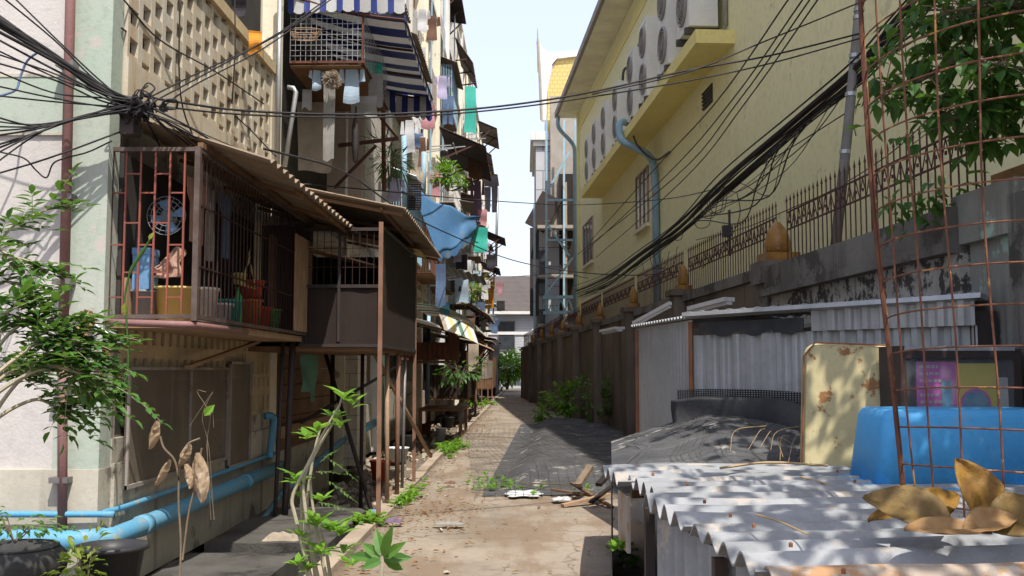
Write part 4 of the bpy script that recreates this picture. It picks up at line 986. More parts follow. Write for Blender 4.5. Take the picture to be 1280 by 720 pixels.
# air conditioners: built once at the origin, fans face -x
ORG['x'] = Vector((0,0,0))
ac = thing('air_conditioner', 'air conditioner', 'air conditioner', (0,0,0), 'outdoor air conditioners along the yellow ledge')
Wd, Hh, Dp = 1.0, 1.98, .55
m = MB(); m.box(-Dp/2, Dp/2, -Wd/2, Wd/2, .12, .12+Hh); m.box(-Dp/2-.012, -Dp/2, -Wd/2+.01, Wd/2-.01, .9*Hh+.2, .9*Hh+.25); m.build('casing', 'ac_white', ac)
for zc in (.12+Hh*.27, .12+Hh*.74):
    f = MB()
    ring = [Vector((-Dp/2-.02, .36*math.cos(a), zc+.36*math.sin(a))) for a in [i*math.pi/12 for i in range(25)]]
    f.tube(ring, .03, 6, False)
    for r_ in (.12,.2,.28): f.tube([Vector((-Dp/2-.035, r_*math.cos(a), zc+r_*math.sin(a))) for a in [i*math.pi/10 for i in range(21)]], .009, 4, False)
    for i in range(8): a = i*math.pi/4; f.bar((-Dp/2-.035, 0, zc), (-Dp/2-.035, .35*math.cos(a), zc+.35*math.sin(a)), .012)
    fo = f.build('fan_grille', 'ac_grille', ac)
    f = MB(); f.grid(lambda u, v: (-Dp/2-.004, (.34*v)*math.cos(u*2*math.pi), zc+.34*v*math.sin(u*2*math.pi)), 24, 2); f.build('fan_opening', 'ac_dark', fo)
m = MB()
for y in (-.35, .35): m.box(-Dp/2-.05, Dp/2+.05, y-.05, y+.05, 0, .12)
pieces(m, 'foot', 'ac_dark', ac)
acs = [(22.4, 9.1, 1.2, 'nearest, cut by the top of the picture'), (24.6, 8.92, 1.2, 'second from the near end, tallest in view'), (27.4, 8.92, 1.12, 'third from the near end, hung with a dark hose'), (29.6, 8.92, 1.05, 'fourth from the near end, above the blue downpipe'),
       (32.6, 8.92, .98, 'in the middle of the ledge past the downpipe'), (35.2, 8.92, 1.0, 'third from the far end'), (37.6, 8.92, 1.0, 'second from the far end'), (39.9, 8.92, .95, 'smallest, at the far end of the ledge')]
for i, (D, z, s_, lab) in enumerate(acs):
    o = ac if i == 0 else copy_tree(ac)
    o['label'] = 'white twin fan air conditioner, ' + lab
    o.location = RP(5.5, D, z); o.rotation_euler = (0, 0, RA); o.scale = (s_, s_, s_)
for i, D in enumerate((25.8, 31, 34)):
    m = MB(RM); m.tube(spline([(5.7, D, 10.9), (5.75, D, 11.8), (5.9, D+.05, 12.0), (5.98, D+.1, 12.0)], 5), .05, 6)
    tag(m.build('refrigerant_pipe', 'ac_dark'), 'black insulated pipe looping into the yellow wall above the air conditioners', 'pipe', 'black loops above the air conditioners')

# blue steel stair tower
sb = thing('steel_staircase', 'light blue steel stair tower beyond the yellow building', 'staircase', P(690, 480, 53))
def Q(px, py, D=53): return P(px, py, D)
m = MB()
for px, D in ((668,51.5),(683,51.5),(719,51.5),(705,55)): m.bar(Q(px, 440, D), Q(px, 150 if px > 670 else 255, D), .11)
pieces(m, 'column', 'steel_blue', sb)
m = MB(); m.bar(Q(679,372,51.3), Q(722,371,51.3), .16); m.bar(Q(679,391,51.3), Q(722,390,51.3), .16)
for i in range(4): a = 681+i*10; m.bar(Q(a,373,51.3), Q(a+5,390,51.3), .07); m.bar(Q(a+5,390,51.3), Q(a+10,373,51.3), .07)
m.build('landing_truss', 'steel_blue', sb)
m = MB()
for (a,b_,c_,d_) in ((680,371,716,322),(684,240,712,190),(712,320,684,280),(640+45,250,716,250),(683,300,716,300)):
    m.bar(Q(a,b_,51.6), Q(c_,d_,51.6), .14, .1)
pieces(m, 'stair_stringer', 'steel_blue', sb)
m = MB()
for k in range(9): m.bar(Q(683+k*3.6, 366-k*5, 52.5), Q(683+k*3.6, 366-k*5, 54), .3, .05)
for k in range(9): m.bar(Q(684+k*3.3, 276+k*4.6, 52.5), Q(684+k*3.3, 276+k*4.6, 54), .3, .05)
pieces(m, 'tread', 'gutter', sb)
# grey clad building and temple-like roof
gb = thing('grey_building', 'grey clad building with white cornice behind the blue stair tower', 'building', P(690, 480, 58))
m = MB(); x0 = P(670, 300, 57).x; m.box(x0, x0+9, 57, 66, 0, 14.6); m.build('wall', 'clad_grey', gb)
m = MB(); m.box(x0-.3, x0+9, 56.7, 66.2, 14.6, 15.1); m.box(x0-.15, x0+9, 56.85, 66.2, 14.3, 14.6); m.build('cornice', 'white_paint', gb)
m = MB(); m.box(P(688,200,56.4).x, x0+9, 56.3, 57, 9.0, 17.0); m.build('shutter_panel', 'gutter', gb)
m = MB(); m.box(P(699,300,56.1).x, P(719,300,56.1).x, 56.0, 56.25, 2, 12.5); m.build('recess_shade_panel', 'brown_sheet', gb)  # flat dark panel standing in for the unlit stair interior
m = MB(); m.box(P(704,300,55.8).x, P(709,300,55.8).x, 55.8, 55.95, 2, 12.0); m.build('wall_strip', 'cloth_beige', gb)
for z_ in (3.9, 6.6, 9.3): m = MB(); m.box(P(672,300,55).x, P(719,300,55).x, 55.0, 55.95, z_, z_+.18); m.build('landing', 'gutter', gb)
m = MB(); m.box(P(672,200,56.7).x, P(683,200,56.7).x, 56.9, 57, 3, 8.3); m.build('stair_window', 'glass_dark', gb)
m = MB(); m.bar(P(668,285,56), P(690,245,56), .2, 1.2); m.bar(P(668,395,56), P(668,285,56), .5, .3); pieces(m, 'side_canopy', 'dark_metal', gb)
tr = thing('temple_roof', 'ornate white and golden gable roof with a tall pointed finial above the grey building', 'roof', P(695, 150, 60))
A0 = P(678, 150, 60)
def K(px, py, d=0): return P(px, py, 60+d)
out_ = [(672,50),(676,82),(678,120),(677,150),(684,150),(686,108),(693,88),(712,82),(722,82),(726,60),(700,66),(686,66),(679,60)]
out_ = [(672,48),(674.5,90),(677,150),(683,150),(684,116),(690,80),(696,73),(722,70),(722,62),(700,65),(686,65),(678,60)]
m = MB(); n_ = len(out_)
vs = [K(a,b_) for a,b_ in out_]+[K(a,b_)+Vector((0,.5,0)) for a,b_ in out_]
m.add(vs, [tuple(range(n_)), tuple(range(2*n_-1, n_-1, -1))]+[(i,(i+1)%n_,n_+(i+1)%n_,n_+i) for i in range(n_)]); m.build('gable_board', 'white_paint', tr)
m = MB(); o2 = [(684,150),(684.5,112),(691,82),(697,74),(740,71)]+[(740,150)]; n_ = 6
vs = [K(a,b_,.2) for a,b_ in o2]+[K(a,b_,.2)+Vector((0,9,0)) for a,b_ in o2]
m.add(vs, [tuple(range(n_)), tuple(range(2*n_-1, n_-1, -1))]+[(i,(i+1)%n_,n_+(i+1)%n_,n_+i) for i in range(n_)]); m.build('tiled_roof', 'temple_gold', tr)
m = MB(); m.tube([K(674,90,-.05), K(672.2,50,-.05), K(672,36,-.05)], [.12,.07,.02], 6); m.tube([K(677,150,-.1), K(674.6,90,-.1), K(672.3,52,-.1)], .1, 6); m.build('finial', 'gutter', tr)

# ---- boundary wall with amber bud finials
AW = 3.8
bw = thing('boundary_wall', 'long dark stained boundary wall with pillars and amber bud finials along the right side', 'wall', RP(AW, 11.7, 0))
fin_D = [11.7, 16.7, 21.4, 26.4, 31, 35.7, 39.8, 44.5, 49.5]
m = MB(RM); y = 11.7
random.seed(4)
while y < 58:
    L = U(1.3, 1.6); m.box(AW+U(-.02,.02), AW+.16, y, y+L-.03, 0, 2.72+U(-.03,.02)); y += L
m.build('wall_panel', 'far_wall', bw)
m = MB(RM); m.box(AW-.05, AW+.2, 11.7, 58, 2.72, 2.86); m.build('coping', 'old_concrete', bw)
def bud(T, s_):
    """lotus-bud shaped finial"""
    m = MB(T)
    prof = [(.0,0),(.10,0),(.125,.03),(.135,.10),(.12,.19),(.085,.27),(.04,.33),(0,.36)]
    prof = [(a*s_, b_*s_) for a, b_ in prof]; m.lathe(prof, (0,0,0), 14)
    for row, (r_, z, h_) in enumerate(((.135,.03,.12),(.125,.12,.11),(.09,.2,.1))):
        for i in range(8):
            a = (i+.5*(row%2))*math.pi/4; c_ = Vector((math.cos(a), math.sin(a), 0))
            m.leaf(c_*r_*s_+Vector((0,0,z*s_)), Vector((-c_.x*.25, -c_.y*.25, 1)), h_*s_, .09*s_, up=c_, fold=-.2, droop=0)
    return m
for i, D in enumerate(fin_D):
    w_ = .2; big = 1
    m = MB(RM); m.box(AW-.2, AW+.22, D-.2, D+.2, 0, 2.82); m.box(AW-.25, AW+.27, D-.25, D+.25, 2.82, 2.92) if i else m.box(AW-.26, AW+.26, D-.26, D+.26, 2.6, 2.86)
    pl = m.build('pillar', 'far_wall' if i else 'old_concrete', bw)
    T = RM @ Matrix.Translation((AW, D, 3.0 if i else 2.95)) @ Matrix.Rotation(U(-.09,.09), 4, 'X') @ Matrix.Rotation(U(0,3), 4, 'Z') @ Matrix.Diagonal((*((.68,.68,1) if i else (1,1,1)),1)); s_ = U(.98,1.12) if i else 1.15
    f = bud(T, s_); f.m = 0; fb = f.build('finial', 'amber', pl, smooth=True)
    w_ = .12 if i else .2; m = MB(RM); m.box(AW-w_, AW+w_, D-w_, D+w_, 2.921 if i else 2.861, 3.0 if i else 2.96); m.build('finial_base', 'amber', pl)
# near, thicker concrete wall
nw = thing('concrete_wall', 'thick grey mildewed concrete wall and pillar with cornice at the near right', 'wall', RP(3.6, 7, 0))
m = MB(RM); m.box(3.64, 3.9, 7.1, 11.5, 0, 2.44); m.build('lower_wall', 'mottled', nw)
m = MB(RM); m.box(3.56, 3.92, 7.1, 11.5, 2.52, 2.78); m.build('beam', 'old_concrete', nw)
m = MB(RM); m.box(3.52, 3.92, 7.1, 11.5, 2.44, 2.52); m.build('cornice', 'old_concrete', nw)
m = MB(RM); m.box(3.50, 3.64, 7.05, 10.6, 2.02, 2.06); m.build('moulding', 'pillar_grey', nw)
m = MB(RM); m.box(3.72, 4.3, 6.45, 7.1, 0, 2.5); m.build('pillar', 'pillar_grey', nw)
m = MB(RM); m.box(3.64, 4.4, 6.35, 7.2, 2.5, 2.86); m.build('pillar_cap', 'pillar_grey', nw)
m = MB(RM); m.box(3.84, 4.2, 6.55, 7.0, 2.86, 2.99); m.build('finial_base', 'amber', nw)
m = MB(RM); m.box(3.64, 3.9, 3.0, 6.45, 0, 2.75); m.build('lower_wall', 'old_concrete', nw)
# iron fence on top: sections
fe = thing('iron_fence', 'rusty iron spear fence with a scrolled band along the top of the right wall', 'fence', RP(AW, 11.7, 2.9))
secs = [6.9]+fin_D+[57]
for i in range(len(secs)-1):
    a, b_ = secs[i]+.2, secs[i+1]-.2; m = MB(RM); ox = AW+.05; zb = 2.84 if i else 2.76; zt = 3.62
    n_ = int((b_-a)/(.125 if a < 30 else .2))
    for k in range(n_+1):
        y = a+(b_-a)*k/n_; m.bar((ox, y, zb), (ox, y, zt-.06), .011)
        if a < 30: m.add([(ox-.014,y,zt-.07),(ox+.014,y,zt-.07),(ox,y-.016,zt-.07),(ox,y+.016,zt-.07),(ox,y,zt+.01)], [(0,2,4),(2,1,4),(1,3,4),(3,0,4),(0,3,1,2)])
    for z in (3.22, 3.42): m.bar((ox, a, z), (ox, b_, z), .016)
    if a < 40:
        q = int((b_-a)/.16)
        for k in range(q):
            y = a+(b_-a)*k/q; d = (b_-a)/q; m.bar((ox, y, 3.23), (ox, y+d*.5, 3.41), .008); m.bar((ox, y+d*.5, 3.41), (ox, y+d, 3.23), .008)
            m.bar((ox, y+d*.5-.012, 3.30), (ox, y+d*.5+.012, 3.30), .012, .03)
    m.build('spear_panel', 'fence_rust', fe)

# leaning pole
m = MB(); m.tube([P(1044, 312, 10.6), P(1060, 160, 10.6), P(1075, 0, 10.6), P(1082, -90, 10.6)], [.055,.052,.048,.045], 10)
lp = tag(m.build('leaning_pole', 'pole_grey', smooth=True), 'grey weathered pole leaning against the iron fence', 'pole')
m = MB()
for py in (12, 22, 70, 78, 118, 190):
    t_ = (312-py)/312*1.0; c_ = P(1044+31*(312-py)/312, py, 10.6); m.tube([c_-Vector((0,0,.02)), c_+Vector((0,0,.02))], .06, 8)
pieces(m, 'wire_binding', 'galv', lp)

# corrugated shed against the wall
sh = thing('corrugated_shed', 'low grey corrugated metal shed built against the right wall', 'shed', (2.4, 8, 0))
Pb0, Pb1 = P(866, 398, 9.0), P(1222, 376, 6.95); Pa = P(795, 410, 11)
gz = lambda p: Vector((p.x, p.y, 0))
m = MB(); Vv = gz(Pb1)-gz(Pb0); zt = 2.04
m.corr(gz(Pb0), Vv, (0,0,zt-.14), wl=.15, amp=.018, th=.004, trap=True, per=10); m.build('front_sheet', 'shed_metal', sh)
mid = gz(P(1020,400,8.0)); 
m = MB(); m.corr(mid-Vector((.05,.04,0))+Vector((0,0,1.9)), gz(Pb1)-mid, (0,0,.18), wl=.15, amp=.018, th=.004, trap=True, per=10); m.build('patch_sheet', 'shed_metal', sh)
m = MB(); m.corr(gz(Pa), gz(Pb0)-gz(Pa), (0,0,zt), wl=.1, amp=.012, th=.004); m.build('side_sheet', 'shed_metal', sh)
m = MB()
for p, w_ in ((Pb0, .03), (gz(Pa)+Vector((.02,-.1,0)), .03)): m.bar(gz(p)-Vector((.03,.03,-.3)), gz(p)+Vector((-.03,-.03,zt-.02)), w_)
pieces(m, 'rusty_corner_strip', 'shed_rust', sh)
Lf = Vector((0,0,1))
m = MB(); m.corr(gz(Pa)+Vector((-.06,0,zt+.03)), gz(Pb0)-gz(Pa), (.9,.1,-.02), wl=.1, amp=.013, th=.004); m.build('roof_sheet', 'galv', sh)
m = MB(); a, b_ = gz(Pb0)+Vector((-.08,-.1,zt+.03)), gz(Pb1)+Vector((.0,-.1,zt+.05))
m.bar(a, b_, .10, .035, up=Vector((0,.3,1))); m.build('roof_edge', 'galv', sh)
m = MB(); m.corr(a+Vector((0,.05,.03)), b_-a, (.45,.65,-.03), wl=.15, amp=.012, th=.004); m.build('roof_sheet', 'shed_metal', sh)
m = MB(); c_ = gz(Pb0)+Vector((.02,-.03,0)); m.grid(lambda u, v: c_+Vector((0,0,1.90+.11*v))+Vv*(.02+.42*u)+Vector((-.02,-.04-.02*math.sin(9*u),.02*math.sin(20*u)*(1-v))), 30, 4, .01); m.build('gap_shade_strip', 'tarp_dark', sh)  # dark strip standing in for the shaded gap under the roof edge
m = MB(); m.box(*(0,0,0,0,0,0)) if False else m.bar(gz(Pb1)+Vector((.05,.05,.6)), gz(Pb1)+Vector((.05,.05,2.0)), .16, .1); m.build('dark_post', 'dark_metal', sh)

# loose sheets and light tubes on the wall
def fit(nm, a, b_, w, mt, lab, cat):
    m = MB(); m.bar(a, b_, w, .05); m.bar(Vector(a)+Vector((0,0,-.045)), Vector(b_)+Vector((0,0,-.045)), w*.5, .04)
    return tag(m.build(nm, mt), lab, cat)
fit('fluorescent_lamp', P(865, 386, 12.6), P(912, 374, 12.0), .16, 'white_plastic', 'long unlit white strip lamp fitting on the wall above the shed', 'lamp')
fit('fluorescent_lamp', P(755, 414, 20.4), P(775, 410, 19.8), .22, 'white_plastic', 'short unlit white strip lamp on the dark wall left of the shed', 'lamp')
fit('fluorescent_lamp', P(792, 404, 14.6), P(838, 379, 14.0), .05, 'white_plastic', 'thin white tube sticking up aslant above the shed corner', 'lamp')

# ---- raised bed of corrugated sheets in the right foreground
pf = thing('raised_platform', 'waist-high platform roofed with loose corrugated fibre cement sheets in the right foreground', 'platform', RP(1.5, 4.5, 0))
random.seed(12)
sheets = [(2.35, 3.6, 1.06, .0, 'fibre_rust', .90, 2.9), (3.45, 4.5, 1.02, .012, 'fibre_sheet', .905, 2.8), (4.4, 5.4, .99, -.01, 'fibre_sheet', .90, 2.6), (5.3, 6.2, 1.06, .02, 'fibre_sheet', .893, 2.6), (6.1, 6.8, .98, -.02, 'fibre_sheet', .885, 3.0)]
for i, (y0, y1, a0, tw, mt, z, L) in enumerate(sheets):
    m = MB(RM); m.corr((a0, y0, z+.012*i), (0, y1-y0, -.008), (L, L*tw, .03), wl=.232, amp=.038, th=.009, per=12, nv=24, sag=.01, jit=.011)
    m.m = 1; nw_ = int((y1-y0)/.232)
    for k in range(nw_):
        if (k+i) % 2: continue
        for xx in (a0+.22, a0+L*.45):
            yy = y0+.058+.232*k; m.lathe([(.008,-.012),(.008,.002),(.004,.006),(0,.007)], (xx, yy+tw*0+(xx-a0)*tw, z+.012*i+.040+(xx-a0)*.03/L), 8)
    m.m = 0; s_ = m.build('roof_sheet', [mt, 'shed_rust'], pf, smooth=False)
    if i == 0: s_['label'] = 'rust stained nearest corrugated sheet'
for (y0, y1, a0) in ((2.4, 3.55, 1.13), (3.5, 4.6, 1.11), (4.55, 5.5, 1.10)):
    m = MB(RM); m.corr((a0, y0, 0), (0, y1-y0, 0), (.0, 0, .865), wl=.21, amp=.034, th=.007, per=10); m.build('side_sheet', 'fibre_sheet', pf)
m = MB(RM); m.box(1.04, 1.06, 6.15, 6.5, .5, .84); m.build('side_board', 'fibre_rust', pf)
m = MB(RM)
for y in (2.6, 4.0, 5.45): m.box(1.02, 1.07, y, y+.05, 0, .86)
pieces(m, 'post', 'dark_metal', pf)
m = MB(RM)
for y in (2.6, 4.0, 5.5, 6.6): m.box(1.15, 4.0, y, y+.06, .77, .85)
for x in (1.3, 2.5, 3.4): m.box(x, x+.06, 2.5, 6.7, .69, .765)
for x in (1.5, 3.4):
    for y in (2.8, 6.5): m.box(x, x+.08, y, y+.08, 0, .69)
pieces(m, 'timber_frame', 'plank', pf)
m = MB(RM); m.box(2.0, 3.5, 6.72, 6.95, .86, .93); tag(m.build('metal_strip', 'galv'), 'flat grey metal strip lying across the back of the platform', 'metal strip')
# ---- heap of netting behind platform and on the ground beyond
def hz(a, D):
    k = min(1, max(0, (D-6.6)/1.6)); k = k*k*(3-2*k)
    z = .86+.33*k+.03*noise.noise(Vector((a*1.6, D*1.3, 2)))+.02*noise.noise(Vector((a*6, D*6, 7)))+.012*abs(noise.noise(Vector((a*11, D*11, 7))))
    return z
m = MB(RM)
def hp(u, v):
    D = 6.75+v*2.6; al = 1.04+.40*v; a = al+u*2.6
    e = min(1, u*3.2); z = .86+(hz(a, D)-.86)*(.25+.75*e)
    return (a, D, z)
m.grid(hp, 60, 50)
m.grid(lambda u, v: (1.04+.40*u-.03*math.sin(u*15)*v*(1-v), 6.75+u*2.6, hp(0, u)[2]*v), 24, 8)
tag(m.build('net_heap', 'net_grey', smooth=True), 'grey heap covered with old plastic netting behind the platform', 'netting')
m = MB(RM)
def dk(u, v):
    a = 1.9+u*1.75; D = 8.62-(a-2.13)*1.39; z = hz(a, D)-.10+v*(.16+.13*math.sin(u*3+.5)+.03*noise.noise(Vector((u*6,v*3,0))))
    return (a, D-.16+.1*v+.05*math.sin(u*8+v*3), z)
m.grid(dk, 40, 8, .01)
tag(m.build('black_tarpaulin', 'tarp_dark', smooth=True), 'crumpled black tarpaulin along the foot of the corrugated shed', 'tarpaulin')
m = MB(RM)
def dn(u, v):
    a = 1.95+u*1.4; D = 8.66-(a-2.13)*1.39; z = 1.15+v*(.20+.09*math.sin(u*2.4+.9)+.22*max(0,min(1,(u-.55)*5)))
    return (a, D-.05+.02*math.sin(u*7), z)
m.grid(dn, 40, 10); mat('net_shed', (.02,.02,.02), (.03,.03,.03), 3, rough=.8, net=(60,.5,(0,2)))
tag(m.build('black_net', 'net_shed'), 'coarse black net hanging in front of the corrugated shed', 'netting')
# far low slab with netting
m = MB(RM)
def fz(a, D):
    e = min(1, max(0, (a-.55-max(0,D-14)*.11-.25*noise.noise(Vector((D*.5,1,1))))/.55)); g_ = min(1, max(0, (D-13.0)/1.8)); e2 = e*e*(3-2*e); g_ = g_*g_*(3-2*g_)
    return .010+.20*e2*g_*(.85+.15*min(1,(31-D)/6))+.05*e2*noise.noise(Vector((a*1.2, D*.6, 3)))+.02*e2*noise.noise(Vector((a*4, D*3, 3)))
m.grid(lambda u, v: (.35+v*1.6+u*(3.4-v*1.6), 13+v*17, fz(.35+v*1.6+u*(3.4-v*1.6), 13+v*17) if v < .995 else 0), 50, 110)
tag(m.build('net_heap', 'net_grey', smooth=True), 'low grey mound covered with netting at the foot of the dark wall', 'netting')
m = MB(RM)
def wz(a, D): return fz(a, D)+.03+.03*noise.noise(Vector((a*2, D*1.5, 9)))+.02
A0_, A1_, D0_, D1_ = .25, 3.2, 12.6, 25
a = A0_
while a < A1_:
    m.tube([(a+.12*math.sin(D*.5), D, wz(a, D)) for D in [D0_+i*.37 for i in range(41)]], .003, 3, False); a += .12+U(-.02,.03)
D = D0_
while D < D1_:
    m.tube([(a_, D+.1*math.sin(a_*2), wz(a_, D)) for a_ in [A0_+i*.15 for i in range(25)]], .003, 3, False); D += U(.8,1.3)*.16 if D < 18 else .26

m_ = m; m = MB(RM)
for k in range(20):
    v0 = U(.02,.95); m.tube([(q[0], q[1], q[2]+.012) for q in [hp(i/26, min(1,v0+.02*math.sin(i))) for i in range(3, 22)]], .0018, 3, False)
for k in range(20):
    u0 = U(.06,.8); m.tube([(q[0], q[1], q[2]+.012) for q in [hp(u0+.02*math.sin(i), i/20) for i in range(1, 20)]], .0018, 3, False)
m_.m = 0; m_.v += m.v and [] or []; nn = len(m_.v); m_.v += m.v; m_.f += [[i+nn for i in f] for f in m.f]; m_.mi += m.mi; m = m_
mat('dull_wire', (.07,.07,.07), (.11,.1,.09), 5)
tag(m.build('wire_netting', 'dull_wire'), 'sheet of wire netting lying over the pavement and the low mound', 'netting')

# ---- things on the platform
ZP = .93
tbx, tby = P(1195, 560, 5.95).x, 5.95
bt = thing('plastic_tub', 'bright blue plastic tub turned upside down on the platform', 'tub', (tbx, tby, ZP))
def rrect(w, d, r_, n=5):
    o_ = []
    for cx, cy, a0 in ((w-r_, d-r_, 0), (-w+r_, d-r_, math.pi/2), (-w+r_, -d+r_, math.pi), (w-r_, -d+r_, 1.5*math.pi)):
        for i in range(n+1): a = a0+i*math.pi/2/n; o_.append((cx+r_*math.cos(a), cy+r_*math.sin(a)))
    return o_
def loft(m, rings, T=None):
    vs = []; n = len(rings[0][0])
    for pts, z in rings: vs += [(x, y, z) for x, y in pts]
    fs = [(i*n+j, i*n+(j+1)%n, (i+1)*n+(j+1)%n, (i+1)*n+j) for i in range(len(rings)-1) for j in range(n)]
    fs.append(tuple((len(rings)-1)*n+j for j in range(n))); fs.append(tuple(range(n-1,-1,-1)))
    m.add(vs, fs, T)
T = Matrix.Translation((tbx+.02, tby+.05, ZP)) @ Matrix.Rotation(-.04, 4, 'Z')
m = MB(T); loft(m, [(rrect(.54,.33,.07),.02),(rrect(.49,.29,.07),.40),(rrect(.475,.275,.07),.435),(rrect(.45,.25,.06),.445)]); m.build('body', 'tub_blue', bt, smooth=True)
m = MB(T); loft(m, [(rrect(.61,.39,.09),0),(rrect(.61,.39,.09),.025),(rrect(.55,.34,.07),.03)]); m.build('rim', 'tub_blue', bt)
# cream rusty casing
cx = P(1066, 505, 6.75); T = Matrix.Translation((cx.x, 6.85, ZP-.03)) @ Matrix.Rotation(R(-12), 4, 'Z') @ Matrix.Rotation(R(-5), 4, 'X') @ Matrix.Rotation(R(2.5), 4, 'Y') @ Matrix.Diagonal((1.08,1,1,1))
cb = thing('rusty_casing', 'cream rounded metal casing with rust stains standing on the platform', 'casing', (cx.x, 6.85, ZP-.03))
m = MB(T @ Matrix.Rotation(R(90), 4, 'X') @ Matrix.Translation((0, .42, 0))); loft(m, [(rrect(.26,.43,.06),-.28),(rrect(.285,.45,.08),-.25),(rrect(.285,.45,.08),.02),(rrect(.27,.435,.07),.045)]); m.build('shell', 'cream_rusty', cb)
m = MB(T); m.tube([(-.285,-.05,.02),(-.287,-.05,.78),(-.22,-.05,.872),(.22,-.05,.872)], .006, 5); m.build('rusty_edge', 'shed_rust', cb)
m = MB(T); m.box(.289, .40, -.02, .26, 0, .85); m.build('side_frame', 'cream_rusty', cb)
# display cabinet with posters behind glass
px_ = P(1200, 500, 6.5); T = Matrix.Translation((px_.x, 6.5, ZP)) @ Matrix.Rotation(R(4), 4, 'Z')
dc = thing('display_cabinet', 'old glass fronted display cabinet with pink and yellow posters behind the blue tub', 'cabinet', (px_.x, 6.5, ZP))
m = MB(T); m.box(-.39,-.35,-.02,.3,0,.82); m.box(.35,.40,-.02,.3,0,.80); m.box(-.35,.35,.27,.3,0,.8); m.box(-.35,.35,-.02,.3,.74,.80); m.build('frame', 'dark_metal', dc)
m = MB(T); m.box(-.36,.36,-.022,.0,.79,.82); m.build('chrome_strip', 'galv', dc)
mat('poster_pink', (.62,.10,.45), (.55,.12,.42), 9, rough=.5); mat('poster_yellow', (.68,.56,.06), (.6,.5,.08), 9, rough=.5); mat('poster_blue', (.08,.25,.42), (.2,.35,.45), 18, rough=.5); mat('poster_white', (.5,.5,.48), (.42,.4,.4), 9, rough=.5)
m = MB(T); m.box(-.33,.34,.05,.06,.1,.72); m.build('poster_back', 'brown_sheet', dc)
m = MB(T); m.box(-.26,.0,.04,.049,.1,.72); pk = m.build('poster', 'poster_pink', dc)
m = MB(T)
for r_ in range(9):
    x = -.24; z = .68-r_*.045
    while x < -.11: w_ = U(.012,.03); m.box(x, x+w_, .036, .0395, z, z+.018); x += w_+.01
m.build('faded_lettering', 'poster_white', pk)
m = MB(T); m.box(-.10,-.03,.036,.0395,.18,.60); m.build('photo_strip', 'poster_blue', pk)
m = MB(T); m.box(.0,.27,.04,.048,.1,.71); py_ = m.build('poster', 'poster_yellow', dc)
m = MB(T); m.lathe([(0,0),(.085,0),(.085,.004),(0,.004)], (0,0,0), 24, Matrix.Translation((.12,.036,.45)) @ Matrix.Rotation(R(90),4,'X')); m.box(.04,.2,.033,.039,.2,.42); pieces(m, 'emblem', 'poster_blue', py_)
m = MB(T); m.lathe([(.085,0),(.10,0),(.10,.003),(.085,.003)], (0,0,0), 24, Matrix.Translation((.12,.0345,.45)) @ Matrix.Rotation(R(90),4,'X')); m.build('emblem_ring', 'poster_pink', py_)
m = MB(T); m.box(.262,.34,.04,.048,.1,.62); m.build('poster', 'poster_white', dc)
glass = bpy.data.materials.new('clear_glass'); glass.use_nodes = True; b_ = glass.node_tree.nodes['Principled BSDF']
b_.inputs['Alpha'].default_value = .14; b_.inputs['Roughness'].default_value = .08; b_.inputs['Base Color'].default_value = (.3,.32,.33,1); MATS['clear_glass'] = glass
m = MB(T); m.box(-.35,.35,-.012,-.006,.0,.79); m.build('glass_pane', 'clear_glass', dc)

# rusty wire mesh cylinder (plant guard)
wg = thing('wire_mesh_guard', 'tall curved panel of rusty wire mesh standing on the platform at the right edge', 'wire guard', (2.44, 4.8, ZP))
m = MB(); cx, cy = 2.51, 4.85
def cyl(a, z): 
    k = (z-ZP)/2.6; r_ = .70+.13*k+.015*math.sin(3*a+z*2); return Vector((cx+r_*math.cos(a), cy+r_*math.sin(a), z+.02*math.sin(2*a)))
A0g, A1g, NV = R(172), R(345), 13
for i in range(NV+1):
    a = A0g+(A1g-A0g)*i/NV; m.tube([cyl(a+.02*math.sin(z*3+i), z) for z in [ZP+.0+k*.26 for k in range(13)]], .0052, 5)
m.build('upright_wire', 'wire_rust', wg)
m = MB()
for k in range(19):
    z = ZP+.05+k*.175; m.tube([cyl(a, z) for a in [A0g+(A1g-A0g)*i/30 for i in range(31)]], .0045, 5, False)
m.build('hoop_wire', 'wire_rust', wg)
m = MB(); m.tube([cyl(A0g, z)+Vector((-.012,0,0)) for z in [ZP+k*.26 for k in range(13)]], .011, 6); m.build('edge_rod', 'rust', wg)

# big dry leaves on the platform
random.seed(77)
def dry_leaf(p, d, L, W, mt, lab, fold=.5, droop=.2, up=(0,0,1)):
    d = Vector(d).normalized(); up = Vector(up); a = d.cross(up).normalized(); n = a.cross(d).normalized(); p = Vector(p); s_ = random.random()*9
    def fn(u, v):
        t = v; w = math.sin(math.pi*min(1, t*.98+.01))**.7*(1-.25*t); x = (u-.5)*2
        return p+d*L*t+a*W*.5*w*x+n*(abs(x)*W*fold*w*.6-droop*L*t*t+.014*noise.noise(Vector((u*4, v*5, s_))))
    m = MB(); m.grid(fn, 10, 12, .0015)
    m.tube([fn(.5, k/6)+n*-.002 for k in range(7)], [.003,.003,.0025,.002,.002,.0015,.001], 4)
    return tag(m.build('dry_leaf', mt, smooth=True), lab, 'leaf', 'big fallen leaves on the platform')
mat('leaf_amber', (.34,.19,.04), (.20,.10,.03), 14, rough=.5, trans=.35, bump=.3, blot=.15, bc=(.14,.07,.03), bs=18)
mat('leaf_olive', (.20,.13,.04), (.13,.075,.028), 14, rough=.5, trans=.25, bump=.3, blot=.2, bc=(.12,.06,.03), bs=18)
zl = .95
dry_leaf(P(1245, 655, 3.75), (-.35, .1, .75), .26, .19, 'leaf_amber', 'upright amber leaf standing highest in the leaf pile', .35, .1, (.2,-1,.2))
dry_leaf(P(1190, 660, 3.7), (-.75, .2, .45), .30, .2, 'leaf_olive', 'curled olive brown leaf in the middle of the leaf pile', .3, .35, (.1,-.8,.6))
